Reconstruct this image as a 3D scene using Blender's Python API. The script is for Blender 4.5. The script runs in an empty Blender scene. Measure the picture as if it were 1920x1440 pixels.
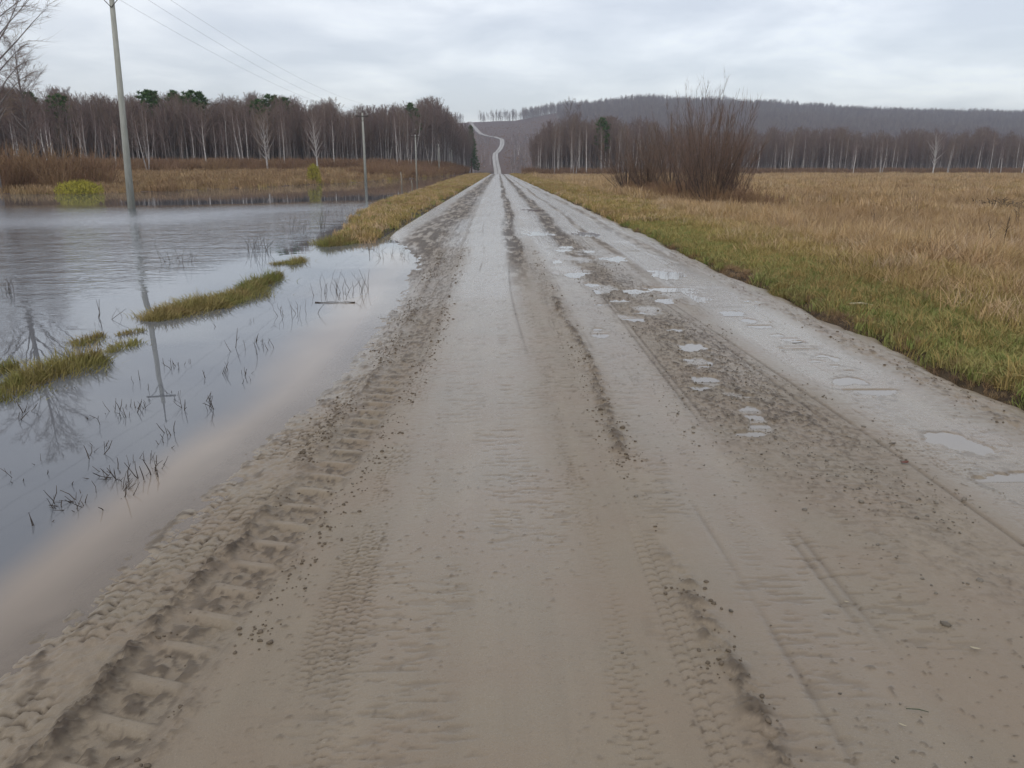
import bpy, math, random
import numpy as np
from mathutils import Vector, Matrix, Euler

R = math.radians
random.seed(7)
RNG = np.random.default_rng(11)
scene = bpy.context.scene
COL = scene.collection

# ------------------------------------------------------------------ camera, world, sun, exposure
EYE = 1.5
PITCH = 15.6
YAW = -0.96
cam_d = bpy.data.cameras.new('camera')
cam = bpy.data.objects.new('camera', cam_d)
COL.objects.link(cam)
cam.location = (0, 0, EYE)
cam.rotation_euler = (R(90 - PITCH), 0, R(YAW))
cam_d.sensor_width = 36
cam_d.lens = 27.04
cam_d.clip_start = 0.05
cam_d.clip_end = 9000
scene.camera = cam
scene.render.resolution_x = 1024
scene.render.resolution_y = 768
scene.view_settings.view_transform = 'Standard'
scene.view_settings.look = 'None'
scene.view_settings.gamma = 1
scene.view_settings.use_curve_mapping = False
scene.view_settings.exposure = 0.12
scene.cycles.max_bounces = 6
scene.cycles.transparent_max_bounces = 12
scene.cycles.volume_bounces = 0

SUN_EL, SUN_AZ = 42.0, 205.0     # faint sun behind the cloud, behind the camera
world = bpy.data.worlds.new("World")
scene.world = world
world.use_nodes = True
wn, wl = world.node_tree.nodes, world.node_tree.links
wn.clear()
def N(nt, typ, **kw):
    n = nt.nodes.new(typ)
    for k, v in kw.items(): setattr(n, k, v)
    return n
W = world.node_tree
w_out = N(W, 'ShaderNodeOutputWorld')
bg1 = N(W, 'ShaderNodeBackground'); bg2 = N(W, 'ShaderNodeBackground'); add = N(W, 'ShaderNodeAddShader')
sky = N(W, 'ShaderNodeTexSky', sky_type='NISHITA', sun_disc=False)
sky.sun_elevation = R(SUN_EL); sky.sun_rotation = R(SUN_AZ)
wl.new(sky.outputs[0], bg1.inputs[0]); bg1.inputs[1].default_value = 0.05
tc = N(W, 'ShaderNodeTexCoord')
sep = N(W, 'ShaderNodeSeparateXYZ'); wl.new(tc.outputs['Generated'], sep.inputs[0])
# project the direction on a cloud layer
mz = N(W, 'ShaderNodeMath', operation='MAXIMUM'); wl.new(sep.outputs[2], mz.inputs[0]); mz.inputs[1].default_value = 0.0
az = N(W, 'ShaderNodeMath', operation='ADD'); wl.new(mz.outputs[0], az.inputs[0]); az.inputs[1].default_value = 0.16
dx = N(W, 'ShaderNodeMath', operation='DIVIDE'); wl.new(sep.outputs[0], dx.inputs[0]); wl.new(az.outputs[0], dx.inputs[1])
dy = N(W, 'ShaderNodeMath', operation='DIVIDE'); wl.new(sep.outputs[1], dy.inputs[0]); wl.new(az.outputs[0], dy.inputs[1])
cmb = N(W, 'ShaderNodeCombineXYZ'); wl.new(dx.outputs[0], cmb.inputs[0]); wl.new(dy.outputs[0], cmb.inputs[1])
cn = N(W, 'ShaderNodeTexNoise'); cn.inputs['Scale'].default_value = 1.35; cn.inputs['Detail'].default_value = 6; cn.inputs['Roughness'].default_value = 0.52
cn.inputs['Distortion'].default_value = 0.25
wl.new(cmb.outputs[0], cn.inputs['Vector'])
ramp = N(W, 'ShaderNodeValToRGB'); wl.new(cn.outputs[0], ramp.inputs[0])
e = ramp.color_ramp.elements
e[0].position = 0.38; e[0].color = (0.565, 0.56, 0.575, 1)
e[1].position = 0.62; e[1].color = (0.83, 0.815, 0.80, 1)
m = ramp.color_ramp.elements.new(0.50); m.color = (0.675, 0.665, 0.67, 1)
wl.new(ramp.outputs[0], bg2.inputs[0]); bg2.inputs[1].default_value = 0.92
wl.new(bg1.outputs[0], add.inputs[0]); wl.new(bg2.outputs[0], add.inputs[1]); wl.new(add.outputs[0], w_out.inputs[0])

sun_d = bpy.data.lights.new('sun', 'SUN'); sun_d.energy = 0.7; sun_d.angle = R(60); sun_d.color = (1, 0.97, 0.92)
sun = bpy.data.objects.new('sun', sun_d); COL.objects.link(sun)
sun.rotation_euler = (R(90 - SUN_EL), 0, R(180 - SUN_AZ))

# ------------------------------------------------------------------ helpers
def link(o): COL.objects.link(o); return o
def tag(o, label=None, cat=None, group=None, kind=None):
    if label: o['label'] = label
    if cat: o['category'] = cat
    if group: o['group'] = group
    if kind: o['kind'] = kind
    return o
def empty(name, loc=(0, 0, 0), rz=0):
    o = bpy.data.objects.new(name, None); o.location = loc; o.rotation_euler = (0, 0, rz); o.empty_display_size = 0.2
    return link(o)

CT, ST = math.cos(R(PITCH)), math.sin(R(PITCH))
CY, SY = math.cos(R(YAW)), math.sin(R(YAW))
F = 1442.0
def at(px, py, D):
    """world point at ground distance Y=D seen at photo pixel px,py"""
    a, b = (px - 960) / F, (720 - py) / F
    fx, fy, fz = a, CT + b * ST, -ST + b * CT
    X, Y = fx * CY - fy * SY, fx * SY + fy * CY
    t = D / Y
    return Vector((X * t, D, EYE + fz * t))
def ground_at(px, py, z=0.0):
    a, b = (px - 960) / F, (720 - py) / F
    fx, fy, fz = a, CT + b * ST, -ST + b * CT
    X, Y = fx * CY - fy * SY, fx * SY + fy * CY
    t = (z - EYE) / fz
    return X * t, Y * t

def mesh_np(name, V, Q, mats=(), smooth=True, attrs=None):
    """V (n,3); Q list of int arrays (m,3)/(m,4)"""
    me = bpy.data.meshes.new(name)
    V = np.asarray(V, dtype=np.float32)
    me.vertices.add(len(V)); me.vertices.foreach_set('co', V.ravel())
    if not isinstance(Q, (list, tuple)): Q = [Q]
    Q = [q for q in Q if len(q)]
    tot = np.concatenate([np.full(len(q), q.shape[1], dtype=np.int32) for q in Q])
    idx = np.concatenate([np.asarray(q, dtype=np.int32).ravel() for q in Q])
    me.loops.add(len(idx)); me.loops.foreach_set('vertex_index', idx)
    me.polygons.add(len(tot))
    st = np.concatenate([[0], np.cumsum(tot)[:-1]]).astype(np.int32)
    me.polygons.foreach_set('loop_start', st)
    me.polygons.foreach_set('loop_total', tot)
    if smooth: me.polygons.foreach_set('use_smooth', np.ones(len(tot), dtype=bool))
    for m_ in mats: me.materials.append(m_)
    for k, v in (attrs or {}).items():
        a_ = me.attributes.new(k, 'FLOAT', 'POINT'); a_.data.foreach_set('value', np.asarray(v, dtype=np.float32).ravel())
    me.update(calc_edges=True)
    return me
def grid_faces(nr, nc):
    i = np.arange(nr - 1)[:, None] * nc + np.arange(nc - 1)[None, :]
    i = i.ravel()
    return np.stack([i, i + 1, i + nc + 1, i + nc], 1)

def _h(ix, iy, s):
    n = (ix * 374761393 + iy * 668265263 + s * 982451653) & 0xffffffff
    n = ((n ^ (n >> 13)) * 1274126177) & 0xffffffff
    n = n ^ (n >> 16)
    return (n & 0xffffff) / float(0xffffff)
def vn(x, y, s=0):
    x = np.asarray(x, dtype=np.float64); y = np.asarray(y, dtype=np.float64)
    x, y = np.broadcast_arrays(x, y)
    ix = np.floor(x).astype(np.int64); iy = np.floor(y).astype(np.int64)
    fx = x - ix; fy = y - iy
    fx = fx * fx * (3 - 2 * fx); fy = fy * fy * (3 - 2 * fy)
    a = _h(ix, iy, s); b = _h(ix + 1, iy, s); c = _h(ix, iy + 1, s); d = _h(ix + 1, iy + 1, s)
    return (a + (b - a) * fx) * (1 - fy) + (c + (d - c) * fx) * fy
def fbm(x, y, s=0, o=4):
    t = 0; a = 0.5; n = 0
    for k in range(o):
        t = t + a * vn(np.asarray(x) * 2 ** k, np.asarray(y) * 2 ** k, s + k); n += a; a *= 0.5
    return t / n
def sst(a, b, x):
    t = np.clip((np.asarray(x, dtype=float) - a) / (b - a), 0, 1); return t * t * (3 - 2 * t)

class MB:
    """collects tubes / triangles into one mesh"""
    def __init__(s): s.v = []; s.f = []; s.n = 0; s.q = []
    def add(s, V, Fs):
        for f in Fs: s.f.append(tuple(i + s.n for i in f))
        s.v.extend([tuple(p) for p in V]); s.n += len(V)
    def tube(s, pts, rad, sides=6, cap=True):
        pts = [Vector(p) for p in pts]; m_ = len(pts); V = []; Fs = []
        up = Vector((0.13, 0.31, 0.94))
        for i, p in enumerate(pts):
            d = (pts[min(i + 1, m_ - 1)] - pts[max(i - 1, 0)]).normalized()
            a = d.cross(up)
            if a.length < 0.05: a = d.cross(Vector((1, 0, 0)))
            a.normalize(); b = d.cross(a)
            r = rad[i] if hasattr(rad, '__len__') else rad
            for k in range(sides):
                t = 2 * math.pi * k / sides
                V.append(p + a * (r * math.cos(t)) + b * (r * math.sin(t)))
        for i in range(m_ - 1):
            for k in range(sides):
                k2 = (k + 1) % sides
                Fs.append((i * sides + k, i * sides + k2, (i + 1) * sides + k2, (i + 1) * sides + k))
        if cap:
            Fs.append(tuple(range(sides - 1, -1, -1))); Fs.append(tuple((m_ - 1) * sides + k for k in range(sides)))
        s.add(V, Fs)
    def ribbon(s, p0, p1, w0, w1=0.0, mid=None):
        p0 = Vector(p0); p1 = Vector(p1); d = (p1 - p0)
        a = d.cross(Vector((random.uniform(-1, 1), random.uniform(-1, 1), random.uniform(-.4, .4))))
        if a.length < 1e-6: a = Vector((1, 0, 0))
        a.normalize()
        if mid is None:
            s.add([p0 - a * w0, p0 + a * w0, p1], [(0, 1, 2)])
        else:
            mid = Vector(mid)
            s.add([p0 - a * w0, p0 + a * w0, mid + a * w0 * .8, mid - a * w0 * .8, p1], [(0, 1, 2, 3), (3, 2, 4)])
    def box(s, c, size, rot=None):
        c = Vector(c); V = []
        for x in (-.5, .5):
            for y in (-.5, .5):
                for z in (-.5, .5):
                    p = Vector((x * size[0], y * size[1], z * size[2]))
                    if rot: p = rot @ p
                    V.append(c + p)
        s.add(V, [(0, 1, 3, 2), (4, 6, 7, 5), (0, 4, 5, 1), (2, 3, 7, 6), (0, 2, 6, 4), (1, 5, 7, 3)])
    def mesh(s, name, mat, smooth=True):
        me = bpy.data.meshes.new(name); me.from_pydata(s.v, [], s.f)
        if mat: me.materials.append(mat)
        if smooth: me.polygons.foreach_set('use_smooth', [True] * len(me.polygons))
        me.update(); return me
    def build(s, name, mat, parent=None, smooth=True):
        o = bpy.data.objects.new(name, s.mesh(name, mat, smooth)); link(o)
        if parent: o.parent = parent
        return o

# ------------------------------------------------------------------ materials
def new_mat(name):
    m_ = bpy.data.materials.new(name); m_.use_nodes = True; nt = m_.node_tree
    b = nt.nodes['Principled BSDF']; return m_, nt, b
def mixrgb(nt, fac, c1, c2):
    n = N(nt, 'ShaderNodeMix', data_type='RGBA')
    for inp, v in ((0, fac), (6, c1), (7, c2)):
        if hasattr(v, 'is_output') or isinstance(v, bpy.types.NodeSocket): nt.links.new(v, n.inputs[inp])
        elif inp == 0: n.inputs[0].default_value = v
        else: n.inputs[inp].default_value = (*v, 1) if len(v) == 3 else v
    return n.outputs[2]
def noise(nt, scale, detail=4, rough=0.55, vec=None, dist=0.0):
    n = N(nt, 'ShaderNodeTexNoise'); n.inputs['Scale'].default_value = scale; n.inputs['Detail'].default_value = detail
    n.inputs['Roughness'].default_value = rough; n.inputs['Distortion'].default_value = dist
    if vec is not None: nt.links.new(vec, n.inputs['Vector'])
    return n.outputs[0]
def posn(nt, scale=(1, 1, 1)):
    g = N(nt, 'ShaderNodeNewGeometry')
    mp = N(nt, 'ShaderNodeMapping'); mp.inputs['Scale'].default_value = scale
    nt.links.new(g.outputs['Position'], mp.inputs['Vector']); return mp.outputs[0]
def mapr(nt, v, a, b, c=0.0, d=1.0):
    n = N(nt, 'ShaderNodeMapRange'); nt.links.new(v, n.inputs[0])
    for i, x in enumerate((a, b, c, d)): n.inputs[i + 1].default_value = x
    return n.outputs[0]
def math_(nt, op, a, b=None):
    n = N(nt, 'ShaderNodeMath', operation=op)
    for i, x in enumerate((a, b)):
        if x is None: continue
        if isinstance(x, bpy.types.NodeSocket): nt.links.new(x, n.inputs[i])
        else: n.inputs[i].default_value = x
    return n.outputs[0]
def attr(nt, name):
    a_ = N(nt, 'ShaderNodeAttribute', attribute_name=name); return a_.outputs['Fac']
def bump(nt, b, h, strength, dist, prev=None):
    n = N(nt, 'ShaderNodeBump'); n.inputs['Strength'].default_value = strength; n.inputs['Distance'].default_value = dist
    nt.links.new(h, n.inputs['Height'])
    if prev is not None: nt.links.new(prev, n.inputs['Normal'])
    if b is not None: nt.links.new(n.outputs[0], b.inputs['Normal'])
    return n.outputs[0]

def simple(name, c1, c2, scale=8, rough=0.8, randcol=None, bmp=0.0, stretch=(1, 1, 1), spec=0.3):
    m_, nt, b = new_mat(name)
    tcx = N(nt, 'ShaderNodeTexCoord'); mp = N(nt, 'ShaderNodeMapping'); mp.inputs['Scale'].default_value = stretch
    nt.links.new(tcx.outputs['Object'], mp.inputs['Vector'])
    n = noise(nt, scale, 4, 0.6, mp.outputs[0])
    c = mixrgb(nt, mapr(nt, n, 0.35, 0.65), c1, c2)
    if randcol:
        oi = N(nt, 'ShaderNodeObjectInfo')
        c = mixrgb(nt, math_(nt, 'MULTIPLY', oi.outputs['Random'], randcol[1]), c, randcol[0])
    nt.links.new(c, b.inputs['Base Color']); b.inputs['Roughness'].default_value = rough
    b.inputs['Specular IOR Level'].default_value = spec
    if bmp: bump(nt, b, n, 0.6, bmp)
    return m_

M = {}
# mud of the road
m_, nt, b = new_mat('mud'); M['mud'] = m_
p = posn(nt)
wet = attr(nt, 'wet'); clod = attr(nt, 'clod')
n1 = noise(nt, 1.3, 5, 0.6, p); n2 = noise(nt, 28, 5, 0.65, p); n3 = noise(nt, 140, 3, 0.6, p)
nst = noise(nt, 3.0, 5, 0.6, posn(nt, (2.2, 0.12, 1)))
c = mixrgb(nt, mapr(nt, n1, 0.3, 0.7), (0.250, 0.194, 0.126), (0.208, 0.168, 0.114))
c = mixrgb(nt, mapr(nt, nst, 0.35, 0.7, 0, 0.55), c, (0.165, 0.128, 0.084))
c = mixrgb(nt, mapr(nt, n2, 0.3, 0.75, 0, 0.35), c, (0.245, 0.205, 0.152))
n4 = noise(nt, 330, 2, 0.6, p)
c = mixrgb(nt, mapr(nt, n4, 0.60, 0.70, 0, 0.5), c, (0.36, 0.31, 0.24))
nh = noise(nt, 2.3, 3, 0.5, p)
c = mixrgb(nt, mapr(nt, nh, 0.42, 0.62, 0, 0.55), c, (0.218, 0.162, 0.108))
c = mixrgb(nt, clod, c, (0.060, 0.042, 0.026))
c = mixrgb(nt, mapr(nt, n3, 0.58, 0.75, 0, 0.35), c, (0.10, 0.08, 0.06))
nt.links.new(c, b.inputs['Base Color'])
rg = math_(nt, 'SUBTRACT', mapr(nt, n2, 0.3, 0.7, 0.40, 0.58), math_(nt, 'MULTIPLY', wet, 0.24))
nt.links.new(math_(nt, 'ADD', rg, math_(nt, 'MULTIPLY', clod, 0.18)), b.inputs['Roughness'])
b.inputs['Specular IOR Level'].default_value = 0.5
b.inputs['Coat Roughness'].default_value = 0.16; b.inputs['Coat IOR'].default_value = 1.33
nt.links.new(math_(nt, 'SUBTRACT', math_(nt, 'ADD', 0.12, math_(nt, 'MULTIPLY', wet, 0.40)), math_(nt, 'MULTIPLY', clod, 0.4)), b.inputs['Coat Weight'])
b1 = bump(nt, None, n2, 0.55, 0.006)
bump(nt, b, n3, 0.5, 0.003, b1)

# ground (grass soil)
m_, nt, b = new_mat('soil_and_turf'); M['ground'] = m_
p = posn(nt)
green = attr(nt, 'green'); soil = attr(nt, 'soil'); brown = attr(nt, 'brown')
n1 = noise(nt, 0.18, 6, 0.65, p); n2 = noise(nt, 6, 6, 0.7, p)
c = mixrgb(nt, mapr(nt, n1, 0.35, 0.65), (0.24, 0.18, 0.10), (0.19, 0.15, 0.08))
c = mixrgb(nt, mapr(nt, n2, 0.35, 0.7, 0, .6), c, (0.07, 0.055, 0.032))
c = mixrgb(nt, green, c, (0.10, 0.115, 0.035))
c = mixrgb(nt, brown, c, (0.105, 0.068, 0.054))
cs = mixrgb(nt, mapr(nt, n2, 0.3, 0.7), (0.045, 0.032, 0.022), (0.085, 0.062, 0.042))
c = mixrgb(nt, soil, c, cs)
nt.links.new(c, b.inputs['Base Color']); b.inputs['Roughness'].default_value = 0.9
b.inputs['Specular IOR Level'].default_value = 0.2
bump(nt, b, n2, 0.8, 0.04)

def water_mat(name, deepcol, ripple):
    m_, nt, b = new_mat(name)
    nt.nodes.remove(b); out = nt.nodes['Material Output']
    dep = attr(nt, 'depth')
    bot = N(nt, 'ShaderNodeBsdfDiffuse'); bot.inputs[0].default_value = (*deepcol, 1)
    nt.links.new(mixrgb(nt, attr(nt, 'silt'), deepcol, (0.29, 0.24, 0.19)), bot.inputs[0]) if ripple else None
    tr = N(nt, 'ShaderNodeBsdfTransparent')
    mx = N(nt, 'ShaderNodeMixShader'); nt.links.new(dep, mx.inputs[0]); nt.links.new(tr.outputs[0], mx.inputs[1]); nt.links.new(bot.outputs[0], mx.inputs[2])
    gl = N(nt, 'ShaderNodeBsdfGlossy'); gl.inputs['Roughness'].default_value = 0.02
    if ripple: nt.links.new(math_(nt, 'ADD', 0.015, math_(nt, 'MULTIPLY', attr(nt, 'ripple'), 0.40)), gl.inputs['Roughness'])
    gl.inputs[0].default_value = (0.97, 0.98, 1, 1)
    fr = N(nt, 'ShaderNodeFresnel'); fr.inputs[0].default_value = 1.34
    ms = N(nt, 'ShaderNodeMixShader')
    nt.links.new(fr.outputs[0], ms.inputs[0]); nt.links.new(mx.outputs[0], ms.inputs[1]); nt.links.new(gl.outputs[0], ms.inputs[2])
    if ripple:
        rp = attr(nt, 'ripple')
        r1 = noise(nt, 3.4, 3, 0.55, posn(nt, (0.9, 1.7, 1)), 0.6)
        r2 = noise(nt, 1.1, 2, 0.5, posn(nt, (0.7, 1.3, 1)))
        r0 = noise(nt, 0.9, 2, 0.5, posn(nt))
        hgt = math_(nt, 'MULTIPLY', math_(nt, 'ADD', math_(nt, 'MULTIPLY', r1, 0.12), math_(nt, 'MULTIPLY', r2, 0.16)), rp)
        hgt = math_(nt, 'ADD', hgt, math_(nt, 'MULTIPLY', r0, 0.002))
        bp = N(nt, 'ShaderNodeBump'); bp.inputs['Strength'].default_value = 1.0; bp.inputs['Distance'].default_value = 1.0
        nt.links.new(hgt, bp.inputs['Height'])
        nt.links.new(bp.outputs[0], gl.inputs['Normal']); nt.links.new(bp.outputs[0], fr.inputs['Normal'])
    nt.links.new(ms.outputs[0], out.inputs['Surface'])
    return m_
M['water'] = water_mat('flood_water', (0.140, 0.148, 0.160), True)
M['puddle'] = water_mat('puddle_water', (0.33, 0.30, 0.26), False)

# bark, twigs
def bark_white():
    m_, nt, b = new_mat('birch_bark')
    tcx = N(nt, 'ShaderNodeTexCoord'); mp = N(nt, 'ShaderNodeMapping'); mp.inputs['Scale'].default_value = (1, 1, 3)
    nt.links.new(tcx.outputs['Object'], mp.inputs['Vector'])
    n = noise(nt, 3.0, 5, 0.7, mp.outputs[0])
    oi = N(nt, 'ShaderNodeObjectInfo')
    base = mixrgb(nt, oi.outputs['Random'], (0.66, 0.63, 0.59), (0.30, 0.275, 0.265))
    c = mixrgb(nt, mapr(nt, n, 0.54, 0.62), base, (0.06, 0.05, 0.045))
    thin = attr(nt, 'thin')
    c = mixrgb(nt, thin, c, (0.26, 0.19, 0.17))
    nt.links.new(c, b.inputs['Base Color']); b.inputs['Roughness'].default_value = 0.8
    return m_
M['birch'] = bark_white()
M['greybark'] = simple('grey_bark', (0.19, 0.165, 0.155), (0.12, 0.10, 0.095), 5, 0.85, ((0.30, 0.27, 0.25), 0.5), 0, (1, 1, .3))
M['pinebark'] = simple('pine_bark', (0.20, 0.10, 0.055), (0.10, 0.065, 0.045), 5, 0.85)
M['twig'] = simple('bare_twigs', (0.185, 0.128, 0.118), (0.14, 0.10, 0.10), 0.6, 0.85, ((0.21, 0.155, 0.10), 0.7))
M['twigfar'] = simple('far_bare_twigs', (0.17, 0.13, 0.125), (0.10, 0.08, 0.085), 0.6, 0.9, ((0.28, 0.23, 0.19), 0.8))
M['willow'] = simple('willow_bark', (0.075, 0.055, 0.044), (0.045, 0.036, 0.032), 6, 0.7)
M['willowtwig'] = simple('willow_twigs', (0.185, 0.112, 0.088), (0.13, 0.088, 0.07), 1.5, 0.7, ((0.16, 0.11, 0.06), 0.5))
M['scrub'] = simple('scrub_stems', (0.24, 0.135, 0.085), (0.17, 0.105, 0.072), 1.2, 0.85, ((0.27, 0.18, 0.09), 0.7))
M['needle'] = simple('needles', (0.045, 0.10, 0.028), (0.085, 0.145, 0.038), 2.0, 0.8)
M['yellowbush'] = simple('yellow_leaves', (0.42, 0.36, 0.06), (0.24, 0.23, 0.04), 3.0, 0.8)
M['concrete'] = simple('pole_concrete', (0.36, 0.36, 0.32), (0.27, 0.275, 0.24), 3.0, 0.85, None, 0.003, (4, 4, 0.6))
M['steel'] = simple('dark_steel', (0.045, 0.042, 0.04), (0.08, 0.06, 0.05), 12, 0.6)
M['insul'] = simple('insulator_glaze', (0.45, 0.45, 0.42), (0.35, 0.36, 0.34), 12, 0.25)
M['wire'] = simple('aluminium_wire', (0.20, 0.20, 0.21), (0.16, 0.16, 0.17), 3, 0.6)
M['wood'] = simple('grey_wood', (0.30, 0.27, 0.22), (0.17, 0.15, 0.12), 8, 0.85, None, 0.002, (4, 4, 0.5))
M['wetstem'] = simple('wet_dead_stem', (0.035, 0.026, 0.022), (0.075, 0.055, 0.04), 20, 0.6)
M['pebble'] = simple('wet_pebble', (0.13, 0.108, 0.08), (0.07, 0.06, 0.048), 30, 0.45, ((0.22, 0.19, 0.15), 0.6), 0.002)
M['clodm'] = simple('mud_clod', (0.12, 0.092, 0.062), (0.075, 0.056, 0.036), 60, 0.6, ((0.16, 0.125, 0.09), 0.6), 0.003)

def grass_mat(name, cols, mode):
    """cols: colour list mixed by world noise, per-clump random and blade attribute"""
    m_, nt, b = new_mat(name)
    p = posn(nt)
    n1 = noise(nt, 0.45, 5, 0.65, p); n2 = noise(nt, 2.2, 4, 0.6, p)
    oi = N(nt, 'ShaderNodeObjectInfo'); tone = attr(nt, 'tone')
    c = mixrgb(nt, mapr(nt, n1, 0.40, 0.60), cols[0], cols[1])
    c = mixrgb(nt, mapr(nt, n2, 0.46, 0.64), c, cols[2])
    n0 = noise(nt, 0.11, 4, 0.6, p)
    c = mixrgb(nt, mapr(nt, n0, 0.47, 0.60, 0, 0.7), c, cols[3])
    c = mixrgb(nt, math_(nt, 'MULTIPLY', tone, 0.75), c, cols[3])
    c = mixrgb(nt, math_(nt, 'MULTIPLY', oi.outputs['Random'], 0.45), c, cols[4])
    nt.links.new(c, b.inputs['Base Color']); b.inputs['Roughness'].default_value = 0.75
    b.inputs['Specular IOR Level'].default_value = 0.25
    return m_
M['green'] = grass_mat('green_grass', [(0.155, 0.245, 0.052), (0.23, 0.285, 0.06), (0.35, 0.31, 0.10), (0.12, 0.15, 0.04), (0.42, 0.33, 0.15)], 0)
M['straw'] = grass_mat('dry_grass', [(0.56, 0.40, 0.24), (0.38, 0.30, 0.13), (0.60, 0.49, 0.37), (0.22, 0.14, 0.08), (0.64, 0.41, 0.18)], 0)
M['olive'] = grass_mat('olive_grass', [(0.34, 0.29, 0.09), (0.42, 0.33, 0.11), (0.22, 0.23, 0.06), (0.22, 0.14, 0.06), (0.46, 0.33, 0.13)], 0)
M['tuss'] = grass_mat('island_grass', [(0.15, 0.20, 0.045), (0.26, 0.25, 0.065), (0.31, 0.22, 0.09), (0.12, 0.09, 0.035), (0.40, 0.31, 0.14)], 0)
M['rust'] = grass_mat('brown_sedge', [(0.32, 0.19, 0.10), (0.38, 0.26, 0.12), (0.24, 0.155, 0.095), (0.17, 0.10, 0.06), (0.42, 0.32, 0.17)], 0)

# ------------------------------------------------------------------ terrain
WL = -0.06                       # flood water level
YV = np.array([0, 16, 26, 38, 64, 140, 200, 260, 300.])
XV = np.array([-3.45, -3.6, -5.2, -6.3, -6.6, -8.6, -9.6, -10.5, -11])      # left foot of the verge
SX = np.array([-120, -60, -32, -27, -24, -21, -16.5, -13.5, -12.4, -11.0, -8])
SYS = np.array([47, 49, 51, 54, 58, 71, 103, 160, 200, 240, 300.])        # far shore y for x
U = np.array([-0.7, -0.3, -0.06, 0.02, 0.066, 0.12, 0.18, 0.25, 0.34, 0.45, 0.55, 0.70, 1.2])
CR = np.array([60, 70, 86, 88, 100, 110, 119, 113, 106, 98, 92, 89, 85.])
def edge_n(x, y): return .42 * (fbm(x * 1.1, y * 1.1, 7, 3) - .5) + .12 * (fbm(x * 5, y * 5, 12, 2) - .5)
def ground_z(x, y):
    x = np.asarray(x, dtype=float); y = np.asarray(y, dtype=float)
    nz = (fbm(x * .35, y * .35, 3) - .5)
    # right side
    zr = 0.05 - 0.42 * sst(4.5, 12, x) + nz * 0.35 * sst(5, 9, x) + 0.05 * (fbm(x * 2, y * 2, 5) - .5)
    zr = zr - 0.03 - 0.05 * sst(80, 200, y)
    # left side: verge, lake bed, far bank
    xv = np.interp(y, YV, XV)
    d = xv - x                                    # >0 beyond the verge foot
    berm = WL + 0.035 + 0.05 * (fbm(x * 1.5, y * .8, 21) - .35)
    vfac = sst(15.2, 19, y)
    verge = berm * (1 - vfac) + vfac * (0.04 + 0.06 * (fbm(x * 1.2, y * 1.2, 8) - .5) - 0.16 * np.clip((-2.9 - x) / (-2.9 - xv + 1e-6), 0, 1) ** 1.5)
    # near: gaps in the berm
    gap = sst(.36, .52, fbm(x * 0.25, y * .42 + 3.3, 31)) * (1 - vfac)
    lane = np.exp(-((x + 3.55 - .18 * np.sin(y * .7)) / 0.34) ** 2)
    near = (WL - 0.10) + lane * (0.135 - .16 * gap) + 0.04 * (fbm(x * 3, y * 3, 9) - .5)
    zin = near * (1 - vfac) + verge * vfac
    bed = WL - 0.12 - 0.45 * sst(0.3, 3.5, d)
    zl = np.where(d > -0.0, bed, zin)
    zl = np.where((d > -0.55) & (d <= 0.9), zin * (1 - sst(-.55, .9, d)) + bed * sst(-.55, .9, d), zl)
    ys = np.interp(x, SX, SYS) + 3.5 * (fbm(x * .15, y * .15, 44) - .5)
    bankd = y - ys
    bank = WL + 0.012 * np.clip(bankd, -50, 14) + 0.014 * np.clip(bankd - 14, 0, 200) + 0.12 * nz * sst(0, 8, bankd)
    bank = np.minimum(bank, WL + 1.5 + 0.02 * np.clip(bankd - 80, 0, 100)) 
    wbank = sst(-6, 1.5, bankd)
    zl = np.where(d > 0, zl * (1 - wbank) + bank * wbank, zl)
    zn = np.where(x < 0, zl, zr)
    # the road corridor is sunk below the road sheet
    half = sst(-2.95, -2.55, x) * (1 - sst(3.38, 3.66, x + edge_n(x, y)))
    leftw = sst(-3.3, -2.9, x)
    xg = x + edge_n(x, y)
    cor = np.where(y < 17, leftw * (1 - sst(3.38, 3.66, xg)), half)
    zn = zn - 0.28 * cor * (1 - sst(300, 330, y))
    # the hill beyond
    u = x / np.maximum(y, 50)
    C = np.interp(u, U, CR)
    t = np.clip((y - 600) / 900, 0, 1)
    zf = -7 * sst(270, 420, y) * (1 - sst(520, 640, y)) + C * t ** 1.3 - 0.03 * np.clip(y - 1650, 0, 3000)
    zf = zf + (fbm(x * .01, y * .01, 61) - .5) * 9 * sst(650, 900, y)
    # the hill road lies in a smoothed strip
    k = sst(255, 420, y)
    return zn * (1 - k) + zf * k

xs = np.concatenate([-np.geomspace(2600, 9, 90), np.arange(-8.8, 9, 0.16), np.geomspace(9.15, 2600, 110)])
ys = np.concatenate([np.arange(-40, 1, 2.0), np.arange(1, 12, .16), np.geomspace(12, 300, 230)[:-1], np.geomspace(300, 2600, 110)])
GX, GY = np.meshgrid(xs, ys)
GZ = ground_z(GX, GY)
rag = fbm(GX * 1.7, GY * .9, 71)
soil_m = (sst(3.25, 3.5, GX) * (1 - sst(3.62, 4.25, GX - (rag - .5) * .7)))
soil_l = (1 - sst(-3.35, -2.7, GX)) * 0 + sst(-4.0, -2.9, GX - (rag - .5) * 1.2) * (GX < 0) * sst(15, 17, GY) * (1 - sst(120, 200, GY)) * .8
bedm = (GZ < WL - 0.03) * (GX < -2.5) * 0.9
green_m = sst(3.7, 4.0, GX) * (1 - sst(4.8, 7.2, GX - (rag - .5) * 2)) + (GX < -2.8) * (GX > np.interp(GY, YV, XV) - .6) * .8
xvv = np.interp(GY, YV, XV)
brown_m = ((GX < xvv - .5) * 0.8 + sst(225, 270, GY)).clip(0, 1)
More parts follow.
